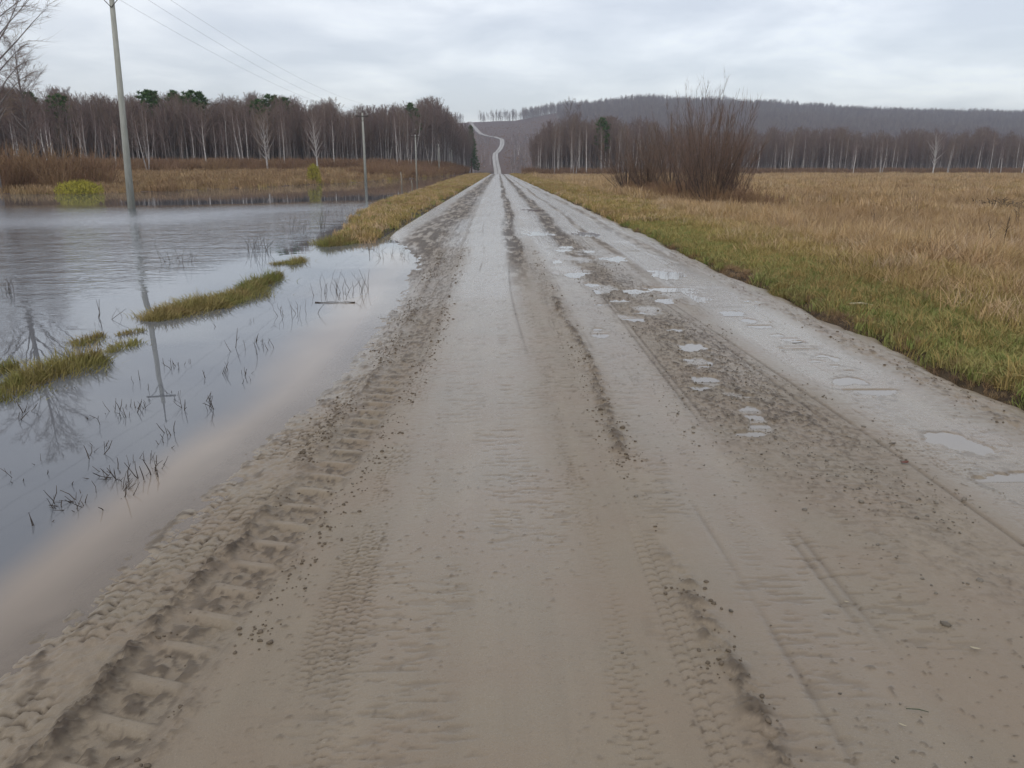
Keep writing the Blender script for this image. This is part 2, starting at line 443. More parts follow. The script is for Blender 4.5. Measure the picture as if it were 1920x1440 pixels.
ground = bpy.data.objects.new('ground', mesh_np('ground', np.stack([GX, GY, GZ], -1).reshape(-1, 3), grid_faces(len(ys), len(xs)), [M['ground']],
        attrs={'green': green_m * (GY < 200), 'soil': np.clip(soil_m * (GY < 200) + soil_l + bedm, 0, 1), 'brown': brown_m}))
link(ground); tag(ground, kind='structure')

# ------------------------------------------------------------------ road
PH = []   # potholes: x, y, rx, ry, depth
for px, py, rpx, dep in [(1330, 717, 34, .028), (1375, 742, 22, .02), (1405, 775, 22, .022), (1430, 805, 30, .026), (1290, 655, 28, .022), (1310, 683, 26, .022),
        (1068, 509, 42, .035), (1130, 545, 28, .026), (1190, 552, 24, .022), (1260, 553, 52, .035), (1215, 582, 34, .024), (1160, 568, 26, .02), (1180, 600, 30, .018), (1130, 630, 24, .018),
        (1500, 655, 38, .032), (1545, 672, 22, .02), (1430, 610, 26, .022), (1410, 567, 24, .02), (1620, 730, 46, .028), (1475, 634, 20, .02), (1590, 694, 18, .018),
        (1905, 912, 60, .03), (1790, 835, 40, .022), (1110, 478, 26, .02), (1080, 488, 30, .02), (1060, 470, 26, .02), (1150, 488, 30, .02), (1245, 516, 30, .02), (1010, 440, 30, .02), (1095, 440, 30, .02),
        (1000, 395, 22, .02), (1370, 590, 22, .018), (1270, 620, 24, .018)]:
    X, Y = ground_at(px, py, -0.01)
    rx = rpx * math.hypot(Y, 1.5) / F
    PH.append((X, Y, rx, rx * (1.3 if Y < 9 else 2.0), dep))
for X, Y, rx, ry, dep in list(PH)[:26]:
    if random.random() < .8:
        PH.append((X + rx * random.uniform(-1.3, 1.3), Y + ry * random.uniform(.6, 1.5) * random.choice((-1, 1)), rx * random.uniform(.4, .75), ry * random.uniform(.35, .6), dep * .9))
XE_Y = [0, 2, 2.3, 3.6, 5.7, 8, 13.9, 15.5, 18.5, 21, 400]
XE_X = [-1.9, -1.66, -1.6, -1.46, -1.2, -1.22, -1.38, -1.75, -2.6, -4.5, -4.5]
XR_Y = [0, 2, 2.9, 4, 6.8, 14, 30, 60, 400]
XR_X = [-1.22, -1.07, -.97, -.87, -.77, -.86, -1.0, -1.1, -1.1]
def pbase(x, y): return WL + .075 - 0.006 * max(x - 1.2, 0) ** 2 - .002
def road_h(x, y):
    wet = np.zeros_like(x); clod = np.zeros_like(x)
    wob = 0.10 * np.sin(y * .21 + 1) + .06 * np.sin(y * .53)
    near = 1 - sst(10, 22, y); nbar = 1 - sst(4.8, 7.5, y)
    xe = np.interp(y, XE_Y, XE_X) + (fbm(x * 3, y * 1.5, 101) - .5) * .16
    dl = x - xe
    h = WL + np.where(dl > 0, 0.075 * (1 - np.exp(-dl * 1.6)), np.maximum(dl * .085, -.22))
    h = h - 0.006 * (np.clip(x - 1.2, 0, 9)) ** 2 + (fbm(x * .9, y * .35, 103, 3) - .5) * .022
    h = h + (fbm(x * 7, y * .28, 104, 3) - .5) * .006 * sst(0, .3, dl)
    # big lugged tractor rut
    xr = np.interp(y, XR_Y, XR_X); d = x - xr
    band = np.exp(-(d / .13) ** 4)
    ph = (y + .35 * d + .02 * vn(y * 3, x * 3, 4)) / .185
    fr = ph - np.floor(ph)
    bar = sst(.02, .08, fr) * (1 - sst(.27, .34, fr)) * np.exp(-(d / .10) ** 6) * nbar * sst(.24, .40, fbm(x * 5, y * 3, 108))
    stub = sst(.30, .36, fr) * (1 - sst(.8, .9, fr)) * np.exp(-((d + .03) / .02) ** 2) * near
    rq = fbm(x * 40, y * 30, 110)
    h = h - .018 * band + .015 * bar + .012 * stub + band * (1 - bar) * (rq - .5) * .030 * near
    dj = d + (fbm(x * 6, y * 5, 109) - .5) * .05
    rim = np.exp(-((dj + .165) / .038) ** 2) * (.5 + .9 * sst(.35, .6, fbm(x * 2, y * 1.1, 111))) + .75 * np.exp(-((dj - .165) / .032) ** 2) * sst(.38, .6, fbm(x * 3, y * 1.1, 113))
    rn = fbm(x * 34, y * 24, 112); rn2 = fbm(x * 62, y * 44, 114)
    h = h + rim * (.010 + (rn - .5) * .040 + (rn2 - .5) * .030)
    clod += rim * (sst(.44, .56, rn) * .5 + sst(.50, .60, rn2) * .45) + band * (1 - bar) * (.10 + .62 * sst(.48, .60, rq))
    # churned tread blocks left of the rut, down to the water
    zl = sst(-.85, -.45, d) * (1 - sst(-.22, -.16, d)) * sst(-.02, .10, dl)
    wx = x + .022 * (fbm(x * 7, y * 7, 120) - .5) * 2; wy = y + .05 * (fbm(x * 6, y * 6, 121) - .5) * 2
    def tread(wx, wy, sx, sy, slope=0.5, seed=0):
        cx = wx / sx; row = np.floor(cx)
        cyy = (wy + slope * np.abs((cx - row) - .5) * sy) / sy + row * .5
        f = cyy - np.floor(cyy); g = cx - row
        return (1 - sst(.0, .14, f) + sst(.86, 1, f)).clip(0, 1) * .9 + (1 - sst(0, .14, g)) * .45
    t1 = tread(wx, wy, .075, .062, .8)
    brk = sst(.30, .46, fbm(x * 3.2, y * 3.2, 131))
    h = h - zl * t1 * .015 * brk + zl * (fbm(x * 34, y * 26, 122) - .5) * .020
    clod += zl * t1 * brk * .95 * sst(.36, .56, fbm(x * 11, y * 11, 133)) + zl * sst(.60, .74, fbm(x * 19, y * 13, 123)) * .5
    # edge pimples at the water line
    ed = np.exp(-((dl - .03) / .12) ** 2)
    h = h + ed * (fbm(x * 18, y * 12, 125) - .5) * .030
    clod += ed * sst(.56, .72, fbm(x * 18, y * 12, 125)) * .6
    # fine tread right of the rut
    def strip(c0, w, sy, amp, sx=.05, seedb=0, slope=.5, cl=.3):
        nonlocal h, clod
        dd = x - (c0 + wob * .35)
        bnd = np.exp(-(dd / w) ** 6)
        wyy = y + .03 * (fbm(x * 5, y * 5, 140 + seedb) - .5)
        t = tread(x, wyy, sx, sy, slope)
        bk = sst(.40, .62, fbm(x * 3.5, y * 1.3, 141 + seedb))
        h = h - bnd * t * amp * bk
        clod = clod + bnd * t * cl * bk
        return bnd
    strip(-.60 + .25 * (-.9 + 1) * 0, .11, .032, .008, .045, 1, .5, .42)
    strip(-.40, .05, .026, .004, .03, 8, .2, .16)
    # arcs of the middle track
    dc = x - (.02 + wob * .25)
    arcs = np.exp(-(dc / .075) ** 4)
    fa = (y + 2.2 * dc * dc + .01 * vn(y * 9, y * 0, 9)) / .108; fa = fa - np.floor(fa)
    ta = (1 - sst(0, .10, fa) + sst(.93, 1, fa)).clip(0, 1)
    pk = sst(.36, .55, fbm(x * .8, y * .7, 150))
    h = h - arcs * ta * .006 * pk; clod += arcs * ta * .34 * pk
    arcs2 = np.exp(-((dc + .16) / .10) ** 4) * .4
    fa2 = (y - .8 * (dc + .16)) / .108; fa2 = fa2 - np.floor(fa2)
    h = h - arcs2 * (1 - sst(0, .12, fa2)) * .003 * pk
    strip(.32, .06, .036, .006, .05, 2, .3, .22)
    strip(.54, .055, .044, .006, .05, 3, .6, .34)
    strip(.98, .05, .030, .004, .02, 5, .1, .22)
    strip(2.30, .10, .040, .006, .06, 6, .6, .26)
    # long fine grooves
    for gx, gs in ((.22, 1), (.84, 2), (-.34, 3), (1.22, 4), (1.27, 4), (1.9, 6), (2.05, 7)):
        gd = x - (gx + wob * .3 + .06 * np.sin(y * .35 + gs))
        on = sst(.45, .6, fbm(y * .4, y * 0 + gs * 7.1, 160 + gs))
        g = np.exp(-(gd / .012) ** 2) * on
        h = h - g * .007; clod += g * .4
    # broken clod ridge
    xr2 = .66 + .04 * np.sin(y * 1.3) + wob * .2 + .05 * sst(5, 9, y) - .3 * sst(8, 14, y)
    dd = x - xr2 + (fbm(x * 9, y * 7, 169) - .5) * .06
    rdg = np.exp(-(dd / .042) ** 2) * sst(.40, .55, fbm(y * .9, y * 0 + 3, 170)) + .5 * np.exp(-(dd / .16) ** 2) * sst(6, 9, y)
    q = fbm(x * 30, y * 24, 171)
    h = h + rdg * (.012 + (q - .5) * .06); clod += rdg * (.10 + .65 * sst(.46, .60, q))
    # stony loose strip
    st = sst(2.3, 3.8, y + (x - 1.6) * 1.5) * np.exp(-((x - 1.62 - wob * .4 + .25 * sst(8, 20, y)) / .42) ** 4) * (.35 + .65 * sst(.35, .55, fbm(x * 1.2, y * .6, 181)))
    q = fbm(x * 26, y * 20, 182)
    q3 = fbm(x * 48, y * 36, 184)
    h = h + st * (q - .45) * .020 + st * (q3 - .5) * .020; clod += st * (.08 + .45 * sst(.50, .66, q) + .75 * sst(.54, .66, q3))
    # rutted stripes farther on
    for c0, w, k in ((-1.6, .55, .9), (.30, .17, 1.), (1.45, .22, .9), (2.2, .10, .7), (2.95, .14, .6)):
        farm = sst(7, 18, y)
        bb = np.exp(-((x - c0 - wob * .6) / w) ** 4) * farm
        qq = fbm(x * 9, y * 2.4, 190 + int(c0 * 10))
        h = h + bb * (qq - .5) * .05; clod += bb * sst(.38, .54, qq) * k; wet -= bb * .8
    # faint cross marks everywhere
    mk = fbm(x * 14, y * 62, 220, 3); mk2 = fbm(x * 4, y * 1.2, 221, 3)
    on = sst(.40, .60, mk2) * sst(-.8, -.5, x) * (1 - sst(2.9, 3.2, x)) * sst(-.05, .2, dl)
    h = h - on * sst(.57, .66, mk) * .003; clod += on * sst(.57, .66, mk) * .20
    dt = fbm(x * 58, y * 52, 223, 2); dv = sst(.35, .7, fbm(x * 1.3, y * 1.1, 224)); clod += sst(.76, .84, dt) * .5 * dv * sst(0, .2, dl); h = h + sst(.76, .84, dt) * .004 * dv
    # smooth wet lanes
    wet += .9 * np.exp(-((x - 2.62) / .38) ** 4) + .75 * np.exp(-((x + .15) / .42) ** 4) + .6 * np.exp(-((x - 1.0) / .26) ** 4)
    wet += .5 * (1 - sst(0, .35, dl)) + .35 * sst(.45, .62, fbm(x * .9, y * .3, 195)) + .75 * sst(6, 22, y)
    h = h - .012 * np.exp(-((x - 2.62) / .3) ** 2)
    # right crumbly edge
    er = np.exp(-((x - 3.18) / .14) ** 2)
    q = fbm(x * 22, y * 16, 200)
    h = h + er * (.006 + (q - .5) * .045); clod += er * sst(.56, .7, q) * .6
    # potholes
    lev = []
    hp = h.copy()
    for (X, Y, rx, ry, dep) in PH:
        msk = (np.abs(x - X) < rx * 2.6) & (np.abs(y - Y) < ry * 2.6)
        xx = x[msk]; yy = y[msk]
        r = np.sqrt(((xx - X) / rx) ** 2 + ((yy - Y) / ry) ** 2) + (fbm(xx * 5.5, yy * 4, 209) - .5) * 2.0 + (fbm(xx * 20, yy * 14, 210) - .5) * .8
        k = 1 - sst(.45, 1.15, r)
        bz = pbase(X, Y); hm = h[msk]
        hm = np.where(r > .95, np.maximum(hm, bz - dep * .5 + .004 * sst(.95, 1.15, r)), hm)
        h[msk] = hm * (1 - k) + k * (bz - dep)
        wet[msk] = np.maximum(wet[msk], k); clod[msk] = np.maximum(clod[msk] * (1 - .6 * k), (r > .9) * (r < 1.5) * .35 * sst(.5, .65, fbm(xx * 22, yy * 15, 211)))
    # edges sink under the verges
    xg = x + edge_n(x, y)
    h = h - .14 * sst(3.40, 3.70, xg) - .2 * (1 - sst(-2.85, -2.55, x)) * sst(15.5, 20, y)
    h = h - 6.6 * sst(272, 400, y) * 0
    fade = sst(200, 262, y)
    gz = ground_z(np.full_like(x, .5), y)
    h = h + 0 * fade
    return h, wet.clip(0, 1), clod.clip(0, 1)
rc = np.linspace(-3.3, 4.1, 900)
rows = [0.9]
while rows[-1] < 300:
    D = rows[-1]; rows.append(D + max(0.0065, 1.15 * (D * D + 2.2) / (769 * 1.5) * .75))
rr = np.array(rows)
RX, RY = np.meshgrid(rc, rr)
RH, RW, RC = road_h(RX, RY)
RH = RH - 1.2 * sst(262, 300, RY)
print('road grid', RX.shape)
road = bpy.data.objects.new('road', mesh_np('road', np.stack([RX, RY, RH], -1).reshape(-1, 3), grid_faces(len(rr), len(rc)), [M['mud']], attrs={'wet': RW, 'clod': RC}))
link(road); tag(road, kind='structure')

# the same road climbing the hill far ahead
hp_ = []
for px, D in [(934, 560), (932, 640), (930, 720), (928, 800), (930, 860), (936, 910), (941, 960), (942, 1030), (941, 1080), (928, 1120), (914, 1170), (903, 1220), (895, 1270), (891, 1340), (887, 1440), (880, 1530)]:
    hp_.append((at(px, 300, D).x, D))
hp_ = np.array(hp_)
tt = np.linspace(0, len(hp_) - 1, 160)
hx = np.interp(tt, np.arange(len(hp_)), hp_[:, 0]); hy = np.interp(tt, np.arange(len(hp_)), hp_[:, 1])
ker = np.ones(11) / 11
hx2 = np.convolve(np.pad(hx, 5, 'edge'), ker, 'valid')
V = []
offs = np.linspace(-2.8, 2.8, 7)
for i in range(len(tt)):
    dxy = np.array([hx2[min(i + 1, 159)] - hx2[max(i - 1, 0)], hy[min(i + 1, 159)] - hy[max(i - 1, 0)]]); dxy /= np.linalg.norm(dxy)
    nx, ny = dxy[1], -dxy[0]
    for o_ in offs:
        X, Y = hx2[i] + nx * o_, hy[i] + ny * o_
        V.append((X, Y, float(ground_z(X, Y)) + .9 - .1 * abs(o_)))
V = np.array(V)
att = fbm(V[:, 0] * .8, V[:, 1] * .05, 300)
hill_road = bpy.data.objects.new('hill_road', mesh_np('hill_road', V, grid_faces(len(tt), 7), [M['mud']], attrs={'wet': np.full(len(V), .5), 'clod': (sst(.5, .6, att) * .25 + np.tile([.3, 0, 0, .6, 0, 0, .3], len(tt))).clip(0, 1)}))
link(hill_road); tag(hill_road, kind='structure')
HR_X, HR_Y = hx2, hy

# ------------------------------------------------------------------ flood water
wx_ = np.concatenate([np.geomspace(120, 6, 70) * -1, np.arange(-5.9, -0.5, .07)])
wy_ = np.concatenate([np.arange(-12, 1, 1.0), np.arange(1, 20, .1), np.geomspace(20, 300, 90)])
WX, WY = np.meshgrid(wx_, wy_)
gz = ground_z(WX, WY)
inroad = (WX > -3.2)
rz_, _, _ = road_h(WX, np.maximum(WY, .9))
bedz = np.where(inroad, np.maximum(gz, rz_), gz)
dep = np.clip(WL - bedz, 0, 2)
turb = sst(0.0, 0.03, dep) * .47 + .5
wxe = np.interp(WY, XE_Y, XE_X)
wdist = wxe - WX + (fbm(WX * 1.1, WY * .6, 401) - .5) * .5
swf = np.interp(WY, [1.5, 3, 6, 12], [.42, .52, 1, 1.1])
silt = (1 - sst(.30, .95, wdist / swf)) * (1 - sst(14, 17, WY)) + .35 * sst(.52, .66, fbm(WX * .8, WY * .3, 405)) * (1 - sst(.9, 1.7, wdist)) * (WY < 15)
calm = fbm(WX * .07, WY * .06, 402)
rip = sst(0.0, 1.6, -4.1 - WX) * sst(5.5, 10.5, WY + (-4 - WX) * .35) * (1 - sst(26, 40, WY + (calm - .5) * 14 - (WX + 15) * .3)) * (.25 + .75 * sst(.35, .6, calm))
rip = rip * (1 - .75 * (1 - sst(7, 13, WY)) * sst(-12, -7, WX))
water = bpy.data.objects.new('flood_water', mesh_np('flood_water', np.stack([WX, WY, np.full_like(WX, WL)], -1).reshape(-1, 3), grid_faces(len(wy_), len(wx_)), [M['water']],
        attrs={'silt': silt.clip(0, 1), 'depth': turb, 'ripple': rip * .5}))
link(water); tag(water, kind='structure')

# puddles
for i, (X, Y, rx, ry, dep) in enumerate(PH):
    n = 20
    pts = [(0, 0, 0)] + [(rx * 1.5 * math.cos(t), ry * 1.5 * math.sin(t), 0) for t in np.linspace(0, 2 * math.pi, n, endpoint=False)]
    me = mesh_np('puddle', pts, np.array([(0, k + 1, (k + 1) % n + 1) for k in range(n)]), [M['puddle']], attrs={'depth': [.8] + [.8] * n})
    o = bpy.data.objects.new('puddle', me); link(o)
    o.location = (X, Y, pbase(X, Y) - dep * .5)
    tag(o, kind='structure')

# ------------------------------------------------------------------ scattering through geometry nodes
def scatter(name, P, rz, sc, protos, tilt=0.12, **tags):
    n = len(P)
    me = bpy.data.meshes.new(name); me.vertices.add(n); me.vertices.foreach_set('co', np.asarray(P, dtype=np.float32).ravel())
    rot = np.zeros((n, 3), dtype=np.float32); rot[:, 0] = RNG.normal(0, tilt, n); rot[:, 1] = RNG.normal(0, tilt, n); rot[:, 2] = rz
    a_ = me.attributes.new('rot', 'FLOAT_VECTOR', 'POINT'); a_.data.foreach_set('vector', rot.ravel())
    a_ = me.attributes.new('scl', 'FLOAT', 'POINT'); a_.data.foreach_set('value', np.asarray(sc, dtype=np.float32))
    a_ = me.attributes.new('pick', 'INT', 'POINT'); a_.data.foreach_set('value', RNG.integers(0, len(protos), n).astype(np.int32))
    o = bpy.data.objects.new(name, me); link(o)
    ng = bpy.data.node_groups.new(name, 'GeometryNodeTree')
    ng.interface.new_socket('Geometry', in_out='INPUT', socket_type='NodeSocketGeometry')
    ng.interface.new_socket('Geometry', in_out='OUTPUT', socket_type='NodeSocketGeometry')
    gi = ng.nodes.new('NodeGroupInput'); go = ng.nodes.new('NodeGroupOutput')
    iop = ng.nodes.new('GeometryNodeInstanceOnPoints'); j = ng.nodes.new('GeometryNodeJoinGeometry')
    for pr in protos:
        oi = ng.nodes.new('GeometryNodeObjectInfo'); oi.inputs['Object'].default_value = pr; oi.inputs['As Instance'].default_value = True
        ng.links.new(oi.outputs['Geometry'], j.inputs[0])
    ng.links.new(gi.outputs[0], iop.inputs['Points']); ng.links.new(j.outputs[0], iop.inputs['Instance'])
    iop.inputs['Pick Instance'].default_value = True
    def na(nm, ty):
        a = ng.nodes.new('GeometryNodeInputNamedAttribute'); a.data_type = ty; a.inputs[0].default_value = nm
        return a.outputs['Attribute']
    ng.links.new(na('pick', 'INT'), iop.inputs['Instance Index'])
    ng.links.new(na('rot', 'FLOAT_VECTOR'), iop.inputs['Rotation'])
    ng.links.new(na('scl', 'FLOAT'), iop.inputs['Scale'])
    ng.links.new(iop.outputs[0], go.inputs[0])
    md = o.modifiers.new('scatter', 'NODES'); md.node_group = ng
    tag(o, kind='stuff', **tags)
    return o

def tuft(name, mat, n, h, spread, w, bend, hv=.4):
    """one clump of curved blades"""
    V = []; Fq = []; tone = []; k = 0
    for i in range(n):
        r = spread * math.sqrt(random.random()); t = random.uniform(0, 6.283)
        bx_, by_ = r * math.cos(t), r * math.sin(t)
        a = random.uniform(0, 6.283); hh = h * random.uniform(1 - hv, 1 + hv * .5); be = bend * random.uniform(.2, 1.3) * hh
        wa = a + 1.57; ww = w * random.uniform(.7, 1.3)
        tn = random.random()
        segs = [(0, 1.0), (.4, .95), (.75, .7), (1, 0.08)]
        pr = None
        for (s_, wf) in segs:
            cx = bx_ + math.cos(a) * be * s_ ** 1.8; cy = by_ + math.sin(a) * be * s_ ** 1.8
            cz = hh * s_ * (1 - .30 * (be / hh) * s_) - 0.01 * (s_ == 0)
            V.append((cx - math.cos(wa) * ww * wf, cy - math.sin(wa) * ww * wf, cz)); V.append((cx + math.cos(wa) * ww * wf, cy + math.sin(wa) * ww * wf, cz))
            tone += [tn, tn]
        for q in range(3): Fq.append((k + 2 * q, k + 2 * q + 1, k + 2 * q + 3, k + 2 * q + 2))
        k += 8
    me = mesh_np(name, V, np.array(Fq), [mat], attrs={'tone': tone})
    return bpy.data.objects.new(name, me)

green_t = [tuft('turf', M['green'], 46, .085, .10, .0022, .7) for _ in range(3)]
mix_t = green_t * 2 + [tuft('turf', M['olive'], 30, .13, .10, .0022, .8) for _ in range(2)]
olive_t = [tuft('turf', M['olive'], 40, .20, .13, .0026, .75) for _ in range(3)] + [tuft('turf', M['straw'], 26, .26, .13, .0026, .8)]
straw_t = [tuft('turf', M['straw'], 46, .46, .17, .0032, .62) for _ in range(4)] + [tuft('turf', M['olive'], 40, .30, .16, .0032, .7)]
strawfar_t = [tuft('turf', M['straw'], 44, .50, .42, .010, .5) for _ in range(3)] + [tuft('turf', M['olive'], 40, .36, .4, .010, .5)]
rustfar_t = [tuft('turf', M['rust'], 44, .60, .5, .012, .45) for _ in range(3)]
greenfar_t = [tuft('turf', M['green'], 50, .13, .25, .006, .6), tuft('turf', M['straw'], 40, .20, .25, .006, .6), tuft('turf', M['olive'], 50, .20, .25, .006, .6), tuft('turf', M['olive'], 50, .16, .25, .006, .6)]

def pts_in(n, f):
    """rejection sampled x,y: f(rng,n)->(x,y,keep)"""
    x, y, k = f(n); x = x[k]; y = y[k]
    return x, y
def place(x, y, dz=0):
    return np.stack([x, y, ground_z(x, y) + dz], 1)
def view_keep(x, y, lo=-1, hi=1, m_=1.5):
    u = x / np.maximum(y, .1)
    return (u > -.68 - m_ / np.maximum(y, 1)) & (u < .72 + m_ / np.maximum(y, 1))
def rotz(n): return RNG.uniform(0, 6.283, n)

# right verge: short green turf
def sample_strip(n, x0, x1, y0, y1, powr=1.0):
    x = RNG.uniform(x0, x1, n); t = RNG.random(n) ** powr; y = y0 + (y1 - y0) * t; return x, y
x, y = sample_strip(26000, 3.5, 7.2, 3.2, 24, 1.25)
nz = fbm(x * 1.7, y * .9, 71)
keep = view_keep(x, y) & (x > 3.45 + (nz - .5) * .9) & (RNG.random(len(x)) < 1.15 - sst(4.6, 7.2, x)) & (RNG.random(len(x)) < .35 + sst(3.5, 4.0, x - (nz - .5)))
x, y = x[keep], y[keep]
scatter('verge_turf', place(x, y), rotz(len(x)), RNG.uniform(.6, 1.25, len(x)), mix_t, .25)
# short brown trampled grass at the soil edge
x, y = sample_strip(3500, 3.42, 4.3, 3.2, 20, 1.2)
scatter('brown_verge_turf', place(x, y), rotz(len(x)), RNG.uniform(.25, .5, len(x)), [tuft('turf', M['rust'], 30, .16, .10, .0024, 1.0) for _ in range(2)], .3)
x, y = sample_strip(16000, 4.3, 9, 4, 26, 1.2)
nz = fbm(x * .8, y * .8, 75)
keep = view_keep(x, y) & (RNG.random(len(x)) < sst(4.4, 6.0, x - (nz - .5) * 2.2)) & (RNG.random(len(x)) < 1.1 - .6 * sst(7, 9, x))
x, y = x[keep], y[keep]
scatter('olive_verge_grass', place(x, y), rotz(len(x)), RNG.uniform(.5, 1.3, len(x)), olive_t, .25)
# dry field grass, near then far
x = RNG.uniform(5.6, 26, 60000); y = RNG.uniform(5, 34, 60000)
nz = fbm(x * .6, y * .6, 77)
keep = view_keep(x, y) & (RNG.random(len(x)) < sst(5.6, 8.2, x - (nz - .5) * 3.0)) & (RNG.random(len(x)) < (1.15 - y / 40))
x, y = x[keep], y[keep]
scatter('dry_field_grass', place(x, y), rotz(len(x)), RNG.uniform(.4, 1.15, len(x)) * (.25 + 1.5 * fbm(x * .55, y * .55, 78)), straw_t, .38)
tall_t = [tuft('tall_grass', M['straw'], 26, .78, .12, .0032, .45, .5), tuft('tall_grass', M['rust'], 22, .70, .14, .0034, .55, .5), tuft('tall_grass', M['straw'], 30, .62, .2, .0032, 1.1, .5)]
x = RNG.uniform(6.6, 40, 26000); y = RNG.uniform(6, 55, 26000)
keep = view_keep(x, y) & (fbm(x * .35, y * .35, 85) > .56) & (RNG.random(len(x)) < sst(6.6, 9, x) * .7)
x, y = x[keep], y[keep]
scatter('tall_dead_grass', place(x, y), rotz(len(x)), RNG.uniform(.55, 1.15, len(x)), tall_t, .3)
x = RNG.uniform(7.5, 190, 110000); y = 30 + 222 * RNG.random(110000) ** 1.5
keep = view_keep(x, y) & (RNG.random(len(x)) < .30 + 25 / y)
x, y = x[keep], y[keep]
nz = fbm(x * .08, y * .08, 79)
scatter('far_field_grass', place(x, y, -.03), rotz(len(x)), RNG.uniform(.5, 1.2, len(x)) * (.7 + y / 230) * (.2 + 1.6 * fbm(x * .25, y * .25, 80)), strawfar_t, .15)
# verges farther down the road
x, y = sample_strip(16000, 3.6, 9, 22, 250, 2.2)
keep = RNG.random(len(x)) < 1.2 - sst(6, 9.5, x)
x, y = x[keep], y[keep]
scatter('far_right_verge_grass', place(x, y), rotz(len(x)), RNG.uniform(.5, 1.1, len(x)) * (.8 + y / 200), greenfar_t, .2)
x, y = sample_strip(26000, -12, -2.7, 15.6, 250, 1.9)
xv = np.interp(y, YV, XV)
keep = (x > xv - .2) & (RNG.random(len(x)) < .25 + sst(-2.6, -3.8, x))
x, y = x[keep], y[keep]
keep = (place(x, y)[:, 2] > WL - .02)
x, y = x[keep], y[keep]
scatter('left_verge_grass', place(x, y), rotz(len(x)), RNG.uniform(.5, 1.15, len(x)) * (.75 + y / 180), greenfar_t + greenfar_t[1:2] + [olive_t[0]], .2)
# far bank of the flood: brown sedge
x = RNG.uniform(-150, -8, 60000); y = 44 + 160 * RNG.random(60000) ** 1.3
z = ground_z(x, y); xv = np.interp(y, YV, XV)
keep = view_keep(x, y, m_=6) & (z > WL - .06) & (x < xv - .5) & (RNG.random(len(x)) < .35 + 20 / y)
x, y = x[keep], y[keep]
scatter('far_bank_sedge', place(x, y, -.05), rotz(len(x)), RNG.uniform(.5, 1.2, len(x)) * (.8 + y / 260), rustfar_t + [strawfar_t[0], strawfar_t[3]], .15)

# ------------------------------------------------------------------ pebbles and clods
def rock(name, mat, r, seed, sub=1):
    import bmesh
    bm = bmesh.new(); bmesh.ops.create_icosphere(bm, subdivisions=sub, radius=r)
    rd = random.Random(seed)
    for v in bm.verts:
        v.co *= rd.uniform(.72, 1.2); v.co.z *= .62
    me = bpy.data.meshes.new(name); bm.to_mesh(me); bm.free(); me.materials.append(mat)
    me.polygons.foreach_set('use_smooth', [True] * len(me.polygons))
    return bpy.data.objects.new(name, me)
peb = [rock('pebble', M['pebble'], .012, i, 1) for i in range(4)]
cld = [rock('clod', M['clodm'], .012, 20 + i, 1) for i in range(4)]
def road_place(x, y, dz=0):
    h, _, _ = road_h(x.copy(), y.copy()); return np.stack([x, y, h + dz], 1)
n = 14000
y = 1.6 + 18 * RNG.random(n) ** 1.5
x = np.where(RNG.random(n) < .75, RNG.normal(1.65, .36, n), RNG.uniform(-1.3, 3.3, n))
keep = (RNG.random(n) < .05 + .75 * (np.abs(x - 1.65) < .6) * sst(2.5, 4.2, y + (x - 1.6) * 1.5) * sst(.38, .60, fbm(x * 2.2, y * 1.5, 510))); x, y = x[keep], y[keep]
scatter('road_gravel', road_place(x, y, .001), rotz(len(x)), RNG.lognormal(-1.15, .5, len(x)), peb, .3)
n = 6000
y = 1.6 + 14 * RNG.random(n) ** 1.4
xr = np.interp(y, XR_Y, XR_X)
wch = RNG.random(n)
x = np.where(wch < .38, xr - .20 + RNG.normal(0, .06, n), np.where(wch < .55, xr + .19 + RNG.normal(0, .05, n), np.where(wch < .75, .66 + RNG.normal(0, .06, n), np.where(wch < .88, xr - .4 + RNG.normal(0, .2, n), 3.2 + RNG.normal(0, .1, n)))))
keep = (fbm(x * 2, y * 1.2, 500) > .44); x, y = x[keep], y[keep]
scatter('mud_clods', road_place(x, y, .001), rotz(len(x)), RNG.lognormal(-.9, .5, len(x)), cld, .3)

